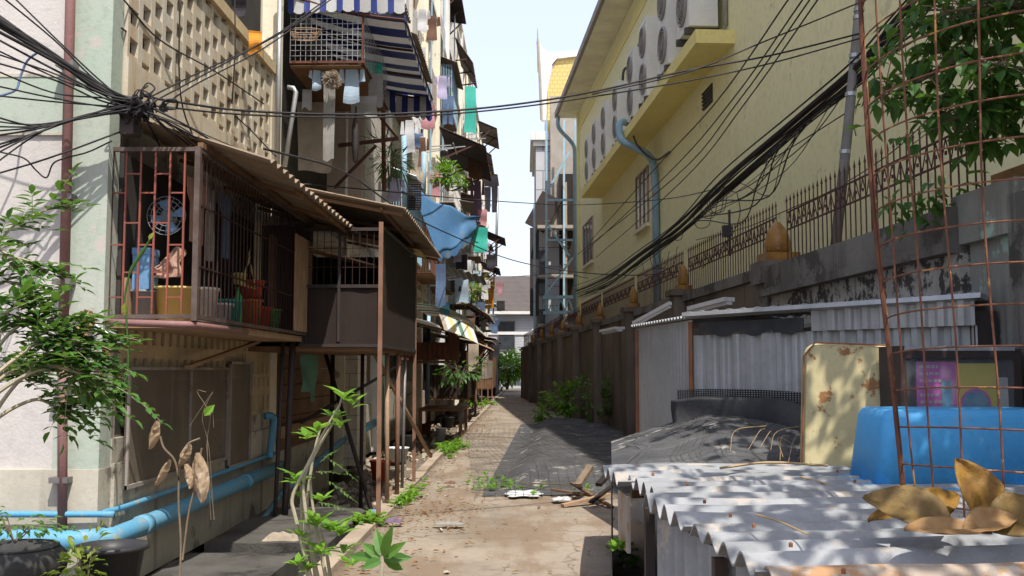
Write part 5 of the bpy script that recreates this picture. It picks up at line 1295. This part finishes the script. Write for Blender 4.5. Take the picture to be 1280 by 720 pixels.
dry_leaf(P(1130, 650, 3.85), (.9, .3, .35), .28, .15, 'leaf_amber', 'brown amber leaf leaning behind the olive one', .3, .1, (0,-.8,.6))
dry_leaf(P(1085, 650, 3.9), (.95, .1, .22), .30, .09, 'leaf_amber', 'narrow leaf lying at the left end of the leaf pile', .5, .15, (0,-.5,.8))
dry_leaf(P(1235, 662, 3.65), (.9, .1, .35), .26, .2, 'leaf_olive', 'leaf at the right edge of the leaf pile', .3, .2, (-.1,-.8,.6))
dry_leaf(P(1205, 665, 3.6), (.6, .1, .22), .22, .13, 'dead_leaf', 'flat brown leaf under the pile', .4, .2, (-.1,-.6,.8))
dry_leaf(P(1130, 662, 3.6), (.9, -.05, .05), .3, .12, 'dead_leaf', 'flat dark leaf along the front of the pile', .3, .1, (0,-.4,.9))
m = MB(); m.tube(spline([P(945,643,4.1), P(975,652,4.0), P(1010,668,3.85)], 4), .004, 5); tag(m.build('dry_twig', 'straw'), 'thin straw coloured twig on the nearest sheets', 'twig')
m = MB(); m.tube(spline([P(900,585,6.2), P(960,578,6.3), P(1035,582,6.2)], 4), .008, 5); m.tube(spline([P(1000,596,5.9), P(1030,604,5.8), P(1045,607,5.7)], 4), .006, 5); tag(m.build('dry_twig', 'straw'), 'dry brown stalks lying at the back of the platform', 'twig')
m = MB()
for i in range(9):
    a = U(905, 1000); m.tube(spline([P(a, U(560,580), 7.0), P(a+U(-10,20), U(530,548), 7.1), P(a+U(10,60), U(530,560), 7.2)], 5), .0022, 4)
tag(m.build('loose_wires', 'straw'), 'loose pale curling wires on the grey net heap', 'wire')

# broken timber beside the platform's far end
wood = [((703,632,12.0),(762,618,12.4),.07,'tan_wood','pale broken board at the front of the timber pile'), ((690,612,13),(755,622,12.4),.05,'plank','dark stick across the timber pile'), ((722,607,12.6),(738,583,13),.09,'bark','short dark log leaning on the timber pile'),
        ((715,604,13),(765,634,11.9),.05,'plank','dark slat under the pale broken board'), ((738,628,12),(765,608,12.2),.06,'brown_sheet','short board beside the platform corner'), ((650,604,13.6),(720,606,13.2),.03,'bark','thin crooked branch reaching left from the timber pile'), ((748,606,12.3),(764,589,12.6),.08,'brown_sheet','stubby plank leaning on the platform end')]
for a, b_, w_, mt, lab in wood:
    m = MB(); m.bar(P(*a), P(*b_), w_, w_*.5); tag(m.build('broken_board', mt), lab, 'timber', 'broken timber beside the platform')

# weeds & bushes by the right wall
random.seed(15)
bush('weed_bush', RP(3.3, 30, .62), .42, 260, .19, .13, LB, 'bright green bush at the foot of the dark wall', 'bush')
bush('weed_bush', RP(2.6, 31, .3), .22, 90, .18, .10, LB, 'low green weed left of the bright bush', 'bush')
bush('climbing_plant', RP(3.55, 26.5, 1.0), .55, 170, .12, .08, LF, 'slender climbing plant on the dark wall beside the shed', 'plant', sq=(.45,.6,1.15))
bush('climbing_plant', RP(3.6, 24.5, .8), .36, 120, .13, .09, LD, 'darker climbing plant close to the shed corner', 'plant', sq=(.5,.6,1))
def weeds(c, rx, ry, n, h, mt, lab, nm='ground_weeds'):
    m = MB()
    for i in range(n):
        x, y = c[0]+random.gauss(0,.5)*rx, c[1]+random.gauss(0,.5)*ry
        for k in range(5):
            a = U(0,6.3); m.leaf((x, y, c[2]+U(0,h*.5)), (math.cos(a), math.sin(a), U(.2,1.2)), U(.5,1.1)*h, U(.25,.5)*h, fold=.3, droop=.3)
    return tag(m.build(nm, mt), lab, 'weeds')
weeds((P(655,600,14.2).x, 14.2, .01), .85, 1.1, 90, .10, LB, 'patch of low bright weeds in the middle of the pavement')
weeds((P(612,607,13.9).x, 13.6, .01), .3, .35, 22, .08, LB, 'small weeds left of the weed patch on the pavement')
weeds((-1.42, 12.6, 0), .12, .9, 34, .12, LB, 'green weeds along the kerb between the rusty posts')
weeds((-1.45, 20.5, 0), .25, 1.6, 60, .16, LB, 'green weeds on the kerb further along')
weeds(tuple(P(785, 655, 8.6).xy)+(.02,), .15, .5, 22, .08, LB, 'small green weeds beside the foot of the platform')
weeds((-1.62, 10.6, 0), .12, .25, 18, .16, LB, 'weed tuft at the foot of the front rusty post')
weeds(tuple(RP(1.0, 6.3, .55).xy)+(.5,), .05, .1, 9, .07, LB, 'green sprig growing out under the end of the sheets')
# ============================================================ CABLES
random.seed(101)
def cable(pts, r, lab, grp, mt='cable', n=6, nm='cable'):
    m = MB(); m.tube(spline(pts, n), r, 5); return tag(m.build(nm, mt, smooth=True), lab, 'cable', grp)
KN = (172, 134)
GL = 'cables running to the knot on the building corner'
def kp(D=6.98): return P(KN[0]+U(-12,12), KN[1]+U(-8,8), D+U(-.05,.05))
left_ends = [(-20,8,.017),(-20,15,.018),(-20,22,.015),(-20,30,.012),(-20,11,.012),(-20,-22,.006),(-20,-40,.006),(-20,40,.008),(-20,55,.006),(-20,62,.006),(-20,74,.007),(-20,82,.006),(-20,104,.006),
    (-20,118,.006),(-20,142,.007),(-20,150,.006),(-20,158,.006),(-20,165,.006),(-20,172,.007),(-20,186,.008),(-20,192,.007),(-20,200,.006),(-20,215,.006)]
for i, (x, y, r_) in enumerate(left_ends):
    D0 = 6.45+U(-.2,.2); e = kp()
    if y < 100: mid = [P(70+U(-6,6), y+ (KN[1]-y)*.46+U(-2,10), 6.7), P(125+U(-5,5), y+(KN[1]-y)*.77+U(-2,6), 6.88)]
    elif y > 136: mid = [P(45+U(-4,4), 159+(y-160)*.18+U(-2,2), 6.7), P(100+U(-4,4), 148+U(-3,3), 6.85)]
    else: mid = [P(80, (y+KN[1])/2+U(0,10), 6.9)]
    cable([P(x, y, D0)]+mid+[e], r_, 'black cable sweeping from the upper left edge into the knot' if y < 100 else 'black cable sweeping from the lower left edge into the knot', GL)
for i in range(12):
    ex, ey = U(185, 300), U(150, 205)
    if i < 8: ex = 225+i*11; ey = 176+i*3.6+U(-4,4)
    cable([kp(), P(KN[0]+(ex-KN[0])*.5, KN[1]+(ey-KN[1])*.42+U(-2,6), 7.2), P(ex, ey, 7.45+i*.12)], U(.004,.008), 'black cable fanning down from the knot towards the near cage roof', 'cables fanning down to the near cage roof')
# knot: tangle loops
m = MB()
for i in range(50):
    c_ = P(KN[0]+random.gauss(0,11), KN[1]+random.gauss(0,7), 7.0+U(-.08,.05)); r_ = U(.02,.07); ph = U(0,6); ax = Vector((U(-1,1),U(-1,1),U(-1,1))).normalized(); a = ax.orthogonal().normalized(); b_ = ax.cross(a)
    k_ = random.choice([4,6,8]); m.tube(spline([c_+a*r_*math.cos(ph+t*k_/8*math.pi)*U(.7,1.3)+b_*r_*math.sin(ph+t*k_/8*math.pi)*U(.5,1.2) for t in range(8)], 4), U(.004,.009), 5)
tag(m.build('cable_knot', 'cable'), 'tangled knot of black cables on the corner above the near cage', 'cable knot')
m = MB(); c_ = P(160,146,7.0); m.box(c_.x-.06, c_.x+.04, 7.0, 7.15, c_.z-.12, c_.z+.07); tag(m.build('junction_box', 'dark_metal'), 'small dark junction box behind the cable knot', 'junction box')
cable([P(0,190,6.8),P(30,198,6.9),P(45,213,6.95),P(58,222,6.95),P(66,205,6.95),P(80,198,6.95),P(110,190,6.98),P(140,176,7.0)], .006, 'thin cable with a sharp dip across the end wall', GL)
cable([P(-20,222,6.7),P(60,198,6.85),P(150,165,7.0)], .007, 'lowest straight cable across the end wall', GL)
cable([P(53,62,6.9),P(35,75,6.95),P(26,95,6.95),P(20,112,6.9),P(0,120,6.8)], .009, 'purple blue cable looping down on the end wall', GL, 'cloth_denim')
# across lattice
for i, (a, b_) in enumerate(((((152,78),(240,132),(318,190))), ((148,30),(230,100),(345,195)))[0:0] or []): pass
XL = [[(152,35,7.3),(230,95,9),(300,150,10.4),(345,196,11.5)], [(190,120,7.3),(250,90,8),(345,45,9),(420,-5,10)], [(190,128,7.3),(270,85,8),(350,40,9),(400,5,9.6),(450,-30,10)], [(195,140,7.3),(240,108,8),(330,60,9),(400,10,9.5)],
      [(155,0,7.3),(200,50,8),(270,90,9),(330,130,10.6)], [(293,-20,9.6),(294,60,9.5),(290,130,9.6)], [(225,-10,8.2),(226,120,8.3),(250,190,8.8)],[(310,130,10.8),(302,180,10.6),(292,212,10.2)]]
for i, pts in enumerate(XL): cable([P(*p) for p in pts], .007, 'thin black cable crossing the breeze block screen', 'cables across the breeze block screen')
# across the alley
GA = 'cables crossing the alley'
def px_cable(pts, r, lab, grp): return cable([P(*p) for p in pts], r, lab, grp)
px_cable([(185,122,7.2),(300,138,8),(430,143,8.6),(540,140,9),(640,131,9.3),(740,115,9.7),(860,88,10.2),(960,70,10.4),(1075,42,10.5)], .010, 'upper of two cables sagging right across the alley from the knot', GA)
px_cable([(190,132,7.2),(300,143,8),(430,147,8.6),(540,144,9),(640,135,9.3),(740,121,9.7),(860,101,10.2),(960,80,10.4),(1075,48,10.5)], .008, 'lower of two cables sagging right across the alley from the knot', GA)
px_cable([(740,118,9.7),(860,90,10),(960,50,10.3),(1070,5,10.5),(1110,-12,10.6)], .008, 'cable branching upwards across the yellow wall', GA)
px_cable([(330,186,8),(430,215,11),(500,262,14),(560,292,17),(640,325,22),(720,340,24),(800,344,25),(860,338,25)], .011, 'cable running from the near cage roof to the far right fence', GA)
px_cable([(380,230,13),(470,238,15),(600,250,20),(720,256,24),(830,249,22),(905,234,17)], .010, 'level cable crossing the alley below the blue tarpaulin top', GA)
px_cable([(640,346,40),(700,342,40),(735,348,38)], .012, 'short far cable by the stair tower', GA)
# four thin parallel cables on the yellow wall
for i, (x0, x1, y1) in enumerate(((985,735,305),(1003,728,318),(1012,722,318),(1022,745,322))):
    px_cable([(x0+30,-40,13.5),(x0,0,14),(x0-90,128-i*0,18),(x0-170,215+i*4,25),(x1,y1,40)], .013, 'one of four thin parallel cables descending along the yellow wall', 'parallel thin cables along the yellow wall')
px_cable([(1075,130,11),(980,190,14),(905,235,17),(840,292,22),(780,340,30)], .008, 'thin cable just above the thick bundle', 'cables of the thick bundle on the right')
# thick bundle on the right
GB = 'cables of the thick bundle on the right'
base = [(1180,-30,9.3),(1122,35,10),(1075,88,10.5),(1000,150,12.2),(905,232,16),(850,285,20),(800,322,25),(760,350,33),(722,368,44)]
for i in range(20):
    o_ = random.gauss(0,1.25); pts = []
    for (x, y, D) in base: s_ = 5.5 if x > 1000 else 4.2 if x > 860 else 3; pts.append(P(x+o_*s_*.5+U(-1.5,1.5), y+o_*s_+U(-2.5,2.5)+(3.5*abs(math.sin(x*.04+i)) if i % 3 == 0 else 0), D))
    cable(pts, U(.007,.016), 'black cable in the thick sagging bundle along the yellow wall', GB, n=5)
for i in range(9):     # strands hanging loosely below the bundle
    x0 = U(960,1085); x1 = U(860,930); f = (x0-905)/ (1075-905); y0 = 232-f*150+10; y1 = 232+(905-x1)*.95+6
    d_ = U(14,50); cable([P(x0,y0,12), P(x0-12-d_*.3,y0+d_*.9,12.5), P((x0+x1)/2+U(-10,20),(y0+y1)/2+d_,13.5), P(x1+20,y1+U(-12,4),15.5), P(x1,y1,17)], U(.005,.010), 'loose cable drooping below the thick bundle', 'loose strands below the thick bundle')
for i in range(8):
    x = U(800,890); y = 232+(905-x)*.93; w_ = U(8,24); D = 18+ (890-x)*.08
    cable([P(x,y,D), P(x+w_*.3,y+w_,D), P(x+w_*1.2,y+w_*.9,D), P(x+w_*1.5,y-w_*.3,D)], .007, 'small loop of cable drooping from the thick bundle', 'loose strands below the thick bundle')
px_cable([(1075,95,10.5),(1062,130,10.6),(1070,170,10.6)], .006, 'short loose end beside the leaning pole', 'loose strands below the thick bundle')
px_cable([(1180,130,9.5),(1115,190,10.2),(1045,235,11),(985,262,12),(930,285,14),(870,300,17)], .006, 'thin cable sagging just above the spear fence', GA)
for i in range(5): px_cable([(1280,-20+i*9,7.5),(1215,12+i*3,8.5),(1150,15+i*8,9.6),(1105,50+i*6,10.2)], .012, 'black cable entering from the top right through the tree', 'cables entering through the tree')
px_cable([(878,335,14.4),(912,298,14.2),(925,268,14),(921,240,14)], .006, 'thin wire rising from the fence to the bundle', 'loose strands below the thick bundle')
m = MB(); c_ = P(912,289,14.2); m.box(c_.x-.10, c_.x+.02, c_.y-.05, c_.y+.05, c_.z-.08, c_.z+.08); m.bar(c_-Vector((.0,0,.35)), c_+Vector((0,0,.3)), .03); tag(m.build('insulator_box', 'dark_metal'), 'small dark cable bracket standing above the spear fence', 'bracket')

# ============================================================ FOREGROUND LEFT
random.seed(55)
ty = thing('old_tyre', 'old black tyre lying at the lower left corner', 'tyre', (-2.95, 5.8, .3))
tc = P(18, 690, 5.8)
def torus(m, c, R_, r_, n=36, k=12, sz=1.0, T=None):
    vs = []; fs = []
    for i in range(n):
        a = i*2*math.pi/n
        for j in range(k):
            b_ = j*2*math.pi/k; rr = r_*(1+.0*(i % 2)); x = (R_+rr*math.cos(b_))
            vs.append((c[0]+x*math.cos(a), c[1]+x*math.sin(a), c[2]+rr*sz*math.sin(b_)))
    for i in range(n):
        for j in range(k): fs.append((i*k+j, ((i+1)%n)*k+j, ((i+1)%n)*k+(j+1)%k, i*k+(j+1)%k))
    m.add(vs, fs, T)
m = MB(); torus(m, (tc.x, 5.8, tc.z-.06), .20, .085, sz=1.1); m.build('tread', 'rubber', ty, smooth=True)
m = MB(); torus(m, (tc.x, 5.8, tc.z-.02), .155, .03, 30, 8); torus(m, (tc.x, 5.8, tc.z+.03), .23, .008, 36, 6); m.build('sidewall_rib', 'rubber', ty, smooth=True)
m = MB(); m.grid(lambda u, v: (tc.x+(u-.5)*.5+.0, 5.8+(v-.5)*.5, .5-.45*(abs(2*u-1)**4)*.3-.1*abs(noise.noise(Vector((u*5,v*5,0))))), 14, 14, .4)
bk = P(140, 684, 5.9)
m2 = thing('soil_mound', 'mound of dark soil below the tyre and pot', 'soil heap', (-2.8, 5.9, -.3))
mm = MB(); mm.grid(lambda u, v: (-4.6+u*2.6, 4.9+v*2.2, -.3+ (.42*(1-abs(2*v-1)**2.5)*(1-max(0,(u-.75)*4)**2 if u > .75 else 1)) +.05*noise.noise(Vector((u*8,v*6,2)))), 30, 26); mm.build('soil', 'soil', m2, smooth=True)
pt = thing('plastic_pot', 'dark grey round plastic pot with wide rim beside the tyre', 'pot', (bk.x, 5.9, bk.z-.30))
m = MB(); m.lathe([(0,0),(.135,0),(.18,.29),(.205,.29),(.205,.315),(.19,.315),(.165,.25),(.165,.2),(0,.2)], (bk.x, 5.9, bk.z-.30), 28); m.build('body', 'black_plastic', pt, smooth=True)
m = MB()
for i in range(26): a = U(0,6.3); r_ = U(0,.13); m.leaf((bk.x+r_*math.cos(a), 5.9+r_*math.sin(a), bk.z-.09), (U(-1,1),U(-1,1),U(0,.4)), .07, .03)
m.build('dry_leaves', 'dead_leaf', pt)
# creeper clump by the pot and small yellow-green leaves
bush('creeping_plant', P(105, 712, 5.6), .16, 110, .06, .035, LY, 'yellowish creeping plant in front of the pot', 'plant', stems=5)
bush('creeping_plant', P(20, 655, 6.0), .22, 160, .05, .03, LF, 'small leafy weeds above the tyre', 'plant', sq=(1.2,.8,.5), stems=5)

def compound(m, s_, p0, d, L, n, ll, lw, droop=.3):
    """pinnate leaf: leaflets in pairs along a rachis"""
    d = Vector(d).normalized(); side = d.cross(Vector((0,0,1)));
    if side.length < .1: side = Vector((1,0,0))
    side.normalize(); pts = [Vector(p0)+d*L*t-Vector((0,0,droop*L*t*t)) for t in [i/6 for i in range(7)]]
    s_.tube(pts, [.002,.0018,.0016,.0015,.0013,.001,.001], 4)
    for i in range(1, n+1):
        t = i/(n+.3); p = Vector(p0)+d*L*t-Vector((0,0,droop*L*t*t)); k_ = .6+.7*math.sin(math.pi*min(1,t*.9+.1))
        for sg in (-1, 1): m.leaf(p, side*sg+d*U(.25,.6)+Vector((0,0,U(-.15,.3))), ll*k_*U(.85,1.15), lw*k_, fold=.15, droop=U(0,.3))
    m.leaf(pts[-1], d, ll, lw)
LS = leafmat('leaf_shrub', (.03,.10,.02), (.075,.17,.03), .3)
sh_ = thing('leafy_shrub', 'feathery green shrub reaching in from the left edge of the picture', 'shrub', P(-40, 640, 4.4))
mL = MB(); mS = MB()
root = P(-60, 660, 4.4)
brs = [((-60,660),(-30,560),(20,480),(70,450),(95,470)), ((-60,640),(-20,500),(40,450),(120,425)), ((-60,620),(-40,500),(0,430),(40,400),(90,405)), ((-60,640),(-20,540),(40,500),(75,510),(100,500)),
       ((-60,600),(-50,420),(-20,330),(20,280),(60,262)), ((-60,600),(-50,400),(-25,310),(15,320),(50,330)), ((-60,600),(-40,520),(0,470),(30,470)), ((-60,560),(-40,450),(-10,400),(10,390),(25,380)),((-60,620),(-30,520),(30,470),(80,460),(150,488)), ((-60,620),(-50,470),(-20,370),(8,352),(30,360)),((-60,620),(-30,500),(30,440),(60,425),(105,440))]
for br in brs:
    D = 4.4+U(-.35,.35); pts = spline([P(x, y, D+(i*.05)) for i, (x, y) in enumerate(br)], 6); n_ = len(pts)
    mS.tube(pts, [.011*(1-i/n_)+.003 for i in range(n_)], 5)
    for i in range(n_//2, n_):
        if pts[i].x > P(112,480,4.4).x and random.random() < .7: continue
        for q in range(2 if br[-1][1] > 380 else 1):
            d = (pts[min(i+1,n_-1)]-pts[max(i-1,0)]).normalized()+Vector((U(-.8,.8),U(-.8,.8),U(-.5,.6)))
            compound(mL, mS, pts[i], d, U(.12,.24), 4, .066, .034, U(0,.5))
    compound(mL, mS, pts[-1], pts[-1]-pts[-3], .2, 6, .06, .026)
mS.build('branch', 'pale_bark', sh_); mL.build('foliage', LS, sh_)

# young frangipani-like stalks in the ditch
yp = thing('young_tree', 'young plant with pale bare stems and bright leaf rosettes in the left foreground', 'plant', P(400, 740, 5.6))
mL = MB(); mS = MB()
def rosette(p, n, L, W, mt=None, up=.6, ax=Vector((0,0,1))):
    a0 = U(0,6)
    for i in range(n):
        a = a0+i*2.4; mL.leaf(p+ax*U(-.015,.015), ax*(up+U(-.3,.4))+Vector((math.cos(a), math.sin(a), 0)), L*U(.7,1.15), W*U(.8,1.1), up=ax, fold=.18, droop=U(.05,.3))
st_ = [[(392,735),(370,650),(366,620),(385,580),(405,540),(425,505)], [(400,735),(385,660),(380,600),(398,560),(418,525),(428,495)], [(410,735),(392,640),(388,600)], [(385,720),(378,660),(376,600)], [(415,735),(408,690),(400,660)], [(396,730),(384,640),(392,570),(402,530)]]
for i, s_ in enumerate(st_):
    pts = spline([P(x, y, 5.6+.04*i) for x, y in s_], 5); n_ = len(pts); mS.tube(pts, [.0125*(1-i2/n_*.6) for i2 in range(n_)], 7)
for (x, y, n_, L) in ((430,497,7,.13),(440,507,5,.11),(418,522,7,.11),(425,533,5,.09),(396,543,8,.12),(383,548,5,.09),(376,606,9,.12),(368,598,6,.10),(374,620,5,.08),(402,628,6,.09),(395,655,10,.12),(412,662,9,.14),(424,668,9,.14),(376,672,6,.1),(400,690,9,.12),(430,690,7,.1),(385,712,9,.1),(440,706,8,.13),(372,704,7,.08)):
    rosette(P(x, y, 5.6+U(-.1,.1)), n_, L, .045)
mS.build('stem', 'pale_bark', yp); mL.build('foliage', LB, yp)
rp = thing('seedling', 'broad leaved seedling with upright dark green leaves at the bottom centre left', 'plant', P(478, 735, 5.4))
mL = MB(); mS = MB(); c_ = P(478, 692, 5.4)
mS.tube([P(474, 740, 5.4), P(477, 712, 5.4), c_], .012, 6)
for (x, y, L) in ((452,672,.20),(462,668,.0),(470,655,.19),(490,650,.22),(505,670,.2),(512,678,.0),(455,700,.17),(502,702,.16),(478,660,.2),(440,685,.22),(512,690,.18)):
    if L: t_ = P(x, y, 5.4+U(-.1,.1)); mL.leaf(c_+Vector((0,0,-.03)), t_-c_+Vector((0,U(-.05,.05),0)), max((t_-c_).length*1.1, .12), .062, up=(0,-1,.5), fold=.2, droop=.1)
mS.build('stem', 'pale_bark', rp); mL.build('foliage', LF, rp)
fr = thing('fern', 'small fern fronds over the dark concrete slab', 'fern', P(420, 640, 7.2)); mL = MB(); mS = MB()
for (a, b_, c2_, d_) in ((405,570,440,590),(408,600,440,618),(395,590,425,588),(398,628,432,632),(390,645,428,650),(400,578,420,560)):
    pa, pb = P(a, b_, 7.2), P(c2_, d_, 7.2); compound(mL, mS, pa, pb-pa, (pb-pa).length*1.05, 9, .05, .012, .15)
mS.build('stem', 'bark', fr); mL.build('foliage', LF, fr)
# dried stalk with big hanging dead leaves
ds = thing('withered_stalk', 'withered stalks with large pale dead leaves in front of the blue pipe', 'plant', P(225, 740, 4.9)); mS = MB()
for s_ in ([(224,740),(226,680),(223,620),(226,570)], [(228,700),(236,640),(246,600),(252,560)], [(224,600),(218,575),(205,560),(200,545)], [(226,570),(235,555),(250,548)]):
    mS.tube(spline([P(x, y, 4.9) for x, y in s_], 5), .005, 5)
mS.build('stem', 'bark', ds); mL = MB()
for (x, y, dx, dy, L, W) in ((196,526,-.25,-1,.14,.05),(246,566,.1,-1,.24,.085),(237,555,-.4,-.8,.12,.05),(212,575,-.5,-.9,.14,.04),(232,580,.2,-1,.12,.045)):
    p = P(x, y, 4.85); d = Vector((dx, .1, dy)).normalized(); a = d.cross(Vector((0,-1,.1))).normalized()
    mL.grid(lambda u, v: p+d*L*v+a*W*(u-.5)*math.sin(math.pi*min(.99,v*.97+.02))**.7+Vector((0,-.02*math.cos((u-.5)*5)+.015*noise.noise(Vector((u*4,v*6,x))),0)), 8, 10, .001)
mL.build('dead_leaf', 'dead_pale', ds)
# slender climbing stem in front of the red bars, and seed tufts
cs = thing('climbing_cactus', 'slender green succulent stem climbing in front of the red barred cage', 'plant', P(160, 540, 6.7)); mS = MB()
mS.tube(spline([P(155,520,6.8),P(150,500,6.8),P(160,460,6.8),P(158,400,6.8),P(156,372,6.8),P(163,340,6.8),P(178,315,6.8),P(190,296,6.8)], 6), [.007]*30+[.012]*8+[.008]*5, 6)
mS.build('stem', LD, cs); mS = MB(); mS.leaf(P(156,378,6.78),(0.1,0,-1),.10,.05,up=(0,-1,0)); mS.leaf(P(186,300,6.78),(.5,0,1),.06,.03,up=(0,-1,0)); pieces(mS, 'young_pod', LY, cs)
for (x, y, lab) in ((108,400,'upper dried brown flower bunch on the green corner column'), (128,445,'lower dried brown flower bunch on the green corner column')):
    m = MB(); c_ = P(x, y, 7.1)
    for i in range(70): d = Vector((random.gauss(0,.03), random.gauss(0,.02), random.gauss(0,.05))); m.leaf(c_+d, (U(-1,1),U(-1,1),U(-1,.6)), .05, .03)
    tag(m.build('dried_flowers', 'dead_leaf'), lab, 'dried flowers')
m = MB(); m.tube([P(104,427,7.05),P(152,428,7.05),P(120,406,7.05)], .005, 5); m.tube([P(150,428,7.05),P(152,421,7.05),P(122,407,7.05)], .005, 5)
tag(m.build('wire_hanger', 'galv'), 'thin wire hanger beside the dried flowers on the green column', 'hanger')
gt = P(268, 510, 6.9); m = MB()
for i in range(3): m.tube(spline([P(266+U(-4,4),650,6.9), P(262+U(-4,4),560,6.9), P(255+U(-8,20),520,6.9), P(250+U(-20,35),U(480,510),6.9), P(250+U(-25,45),U(490,540),6.9)], 4), .0018, 4)
m2_ = thing('dry_vine', 'wiry dry vine with one green leaf in front of the mesh screen', 'vine', gt); m.build('stem', 'bark', m2_); m = MB(); m.leaf(P(255,520,6.85),(.6,0,.7),.10,.06,up=(0,-1,0)); m.build('leaf', LB, m2_)

# ============================================================ TREE AT THE RIGHT
random.seed(91)
rt = thing('broadleaf_tree', 'broad leaved tree hanging in over the fence at the upper right', 'tree', (5.6, 5.2, 0))
mS = MB(); mS.tube(spline([(5.6,5.2,0),(5.5,5.2,1.6),(5.3,5.3,3),(4.9,5.4,4.4),(4.6,5.5,5.4)], 5), [.13-.004*i for i in range(21)], 8); 
mL = MB(); clusters = []
brp = [((5.3,5.3,3.0),P(1290,120,6.6),P(1230,130,6.6),P(1190,150,6.6)), ((5.2,5.3,3.2),P(1285,30,6.8),P(1210,40,6.8),P(1130,30,6.9)), ((5.2,5.3,3.2),P(1290,60,6.6),P(1200,75,6.7),P(1150,100,6.7),P(1105,120,6.7)),
       ((5.3,5.3,2.8),P(1300,140,6.7),P(1270,150,6.8),P(1200,170,7.0)), ((5.2,5.3,3.0),P(1300,90,6.4),P(1255,80,6.4),P(1220,100,6.4)), ((5,5.4,4.2),(4.3,5.4,4.6),(3.5,5.4,4.7)), ((4.9,5.4,4.4),(4.2,4.9,4.4),(3.5,4.4,4.3)), ((4.9,5.4,4.4),(4.4,6,5),(3.8,6.4,5.2)), ((4.6,5.5,5.4),(4.2,5,5.9),(3.6,4.4,5.9)), ((5,5.3,4.2),(4.6,4.4,4.4),(4.2,3.6,4.3)), ((5,5.3,4),(4.8,4.2,3.9),(4.3,3.3,3.7)),
       ((5.2,5.3,3.2),P(1300,10,6.5),P(1240,8,6.6),P(1180,15,6.6)), ((5,5.4,4.2),(3.9,4.8,4.5),(3.1,4.2,4.35)), ((4.9,5.4,4.4),(3.8,3.8,4.5),(3.2,3.0,4.4)), ((5,5.3,4.2),(4.0,3.2,4.3),(3.0,2.2,4.2)), ((4.9,5.3,4.4),(3.6,4.6,5.0),(2.9,3.4,5.0)), ((4.6,5.4,5),(3.9,5.6,5.4),(3.0,5.2,5.6)), ((5,5.3,4.2),(4.2,2.6,4.0),(3.6,1.8,3.9))]
for bi, br in enumerate(brp):
    pts = spline([Vector(p) for p in br], 6); n_ = len(pts); mS.tube(pts, [.035*(1-i/n_)+.006 for i in range(n_)], 5)
    for i in range(int(n_*.45), n_):
        vis = bi in (0,1,2,3,4,11)
        for q in range(4 if vis else 9):
            s_ = .13 if vis else .25
            p = pts[i]+Vector((random.gauss(0,s_), random.gauss(0,s_), random.gauss(0,s_*.9)))
            mS.tube([pts[i], (pts[i]+p)/2+Vector((0,0,.02)), p], .004, 3, False)
            for k in range(3): mL.leaf(p+Vector((U(-.04,.04),U(-.04,.04),0)), Vector((U(-1,1),U(-1,1),U(-1.1,.25))), U(.11,.17), U(.06,.085), fold=.2, droop=U(.1,.4))
# canopy over the platform (above the frame): dapples the sheets
cl_ = [Vector((U(1.5,4.6), U(.8,6.6), U(4.35,5.3))) for _ in range(58)]
for c_ in cl_:
    if c_.y > 5 and c_.x < 2.4: continue
    mS.tube(spline([Vector((5.0,5.3,4.2)), (Vector((5.0,5.3,4.6))+c_)/2, c_], 4), [.03,.026,.022,.018,.014,.012,.01,.008,.006], 4)
    for k in range(46):
        p = c_+Vector((random.gauss(0,.26), random.gauss(0,.26), random.gauss(0,.12)))
        mL.leaf(p, Vector((U(-1,1),U(-1,1),U(-.7,.2))), U(.11,.18), U(.07,.1), fold=.2, droop=U(.1,.4))
for i in range(22):      # climbing growth on the fence
    p = P(U(1110,1230), U(220,290), 7.4); 
    for k in range(4): mL.leaf(p+Vector((U(-.06,.06),U(-.06,.06),U(-.06,.06))), (U(-1,1),U(-1,.5),U(-1,.4)), .11, .07)
mS.build('trunk', 'bark', rt); mL.build('crown', LD, rt)

# ============================================================ LIGHT
w = bpy.data.worlds.new('World'); scene.world = w; w.use_nodes = True
nt = w.node_tree; sky = nt.nodes.new('ShaderNodeTexSky'); sky.sky_type = 'NISHITA'; sky.sun_disc = False
sky.sun_elevation = R(60); sky.sun_rotation = R(156); sky.air_density = 1.2; sky.dust_density = 3; sky.ozone_density = 1
bg = nt.nodes['Background']; bg.inputs[1].default_value = .15; hz_ = nt.nodes.new('ShaderNodeMix'); hz_.data_type = 'RGBA'; hz_.inputs[0].default_value = .6; hz_.inputs[7].default_value = (3.95, 4.2, 5.35, 1); nt.links.new(sky.outputs[0], hz_.inputs[6]); nt.links.new(hz_.outputs[2], bg.inputs[0])   # thin milky overcast veil
sd = bpy.data.lights.new('sun', 'SUN'); so = bpy.data.objects.new('sun', sd); col.objects.link(so)
sd.energy = 3.7; sd.angle = R(.5); sd.color = (1, .95, .87)
sv = Vector((math.sin(R(24))*math.cos(R(60)), -math.cos(R(24))*math.cos(R(60)), math.sin(R(60))))
so.rotation_euler = sv.to_track_quat('Z', 'Y').to_euler(); so.location = (5, -10, 30)
scene.view_settings.view_transform = 'Standard'; scene.view_settings.look = 'None'; scene.view_settings.gamma = 1
scene.view_settings.use_curve_mapping = False; scene.view_settings.exposure = .86
scene.render.engine = 'CYCLES'
scene.cycles.max_bounces = 8; scene.cycles.diffuse_bounces = 4; scene.cycles.transparent_max_bounces = 16
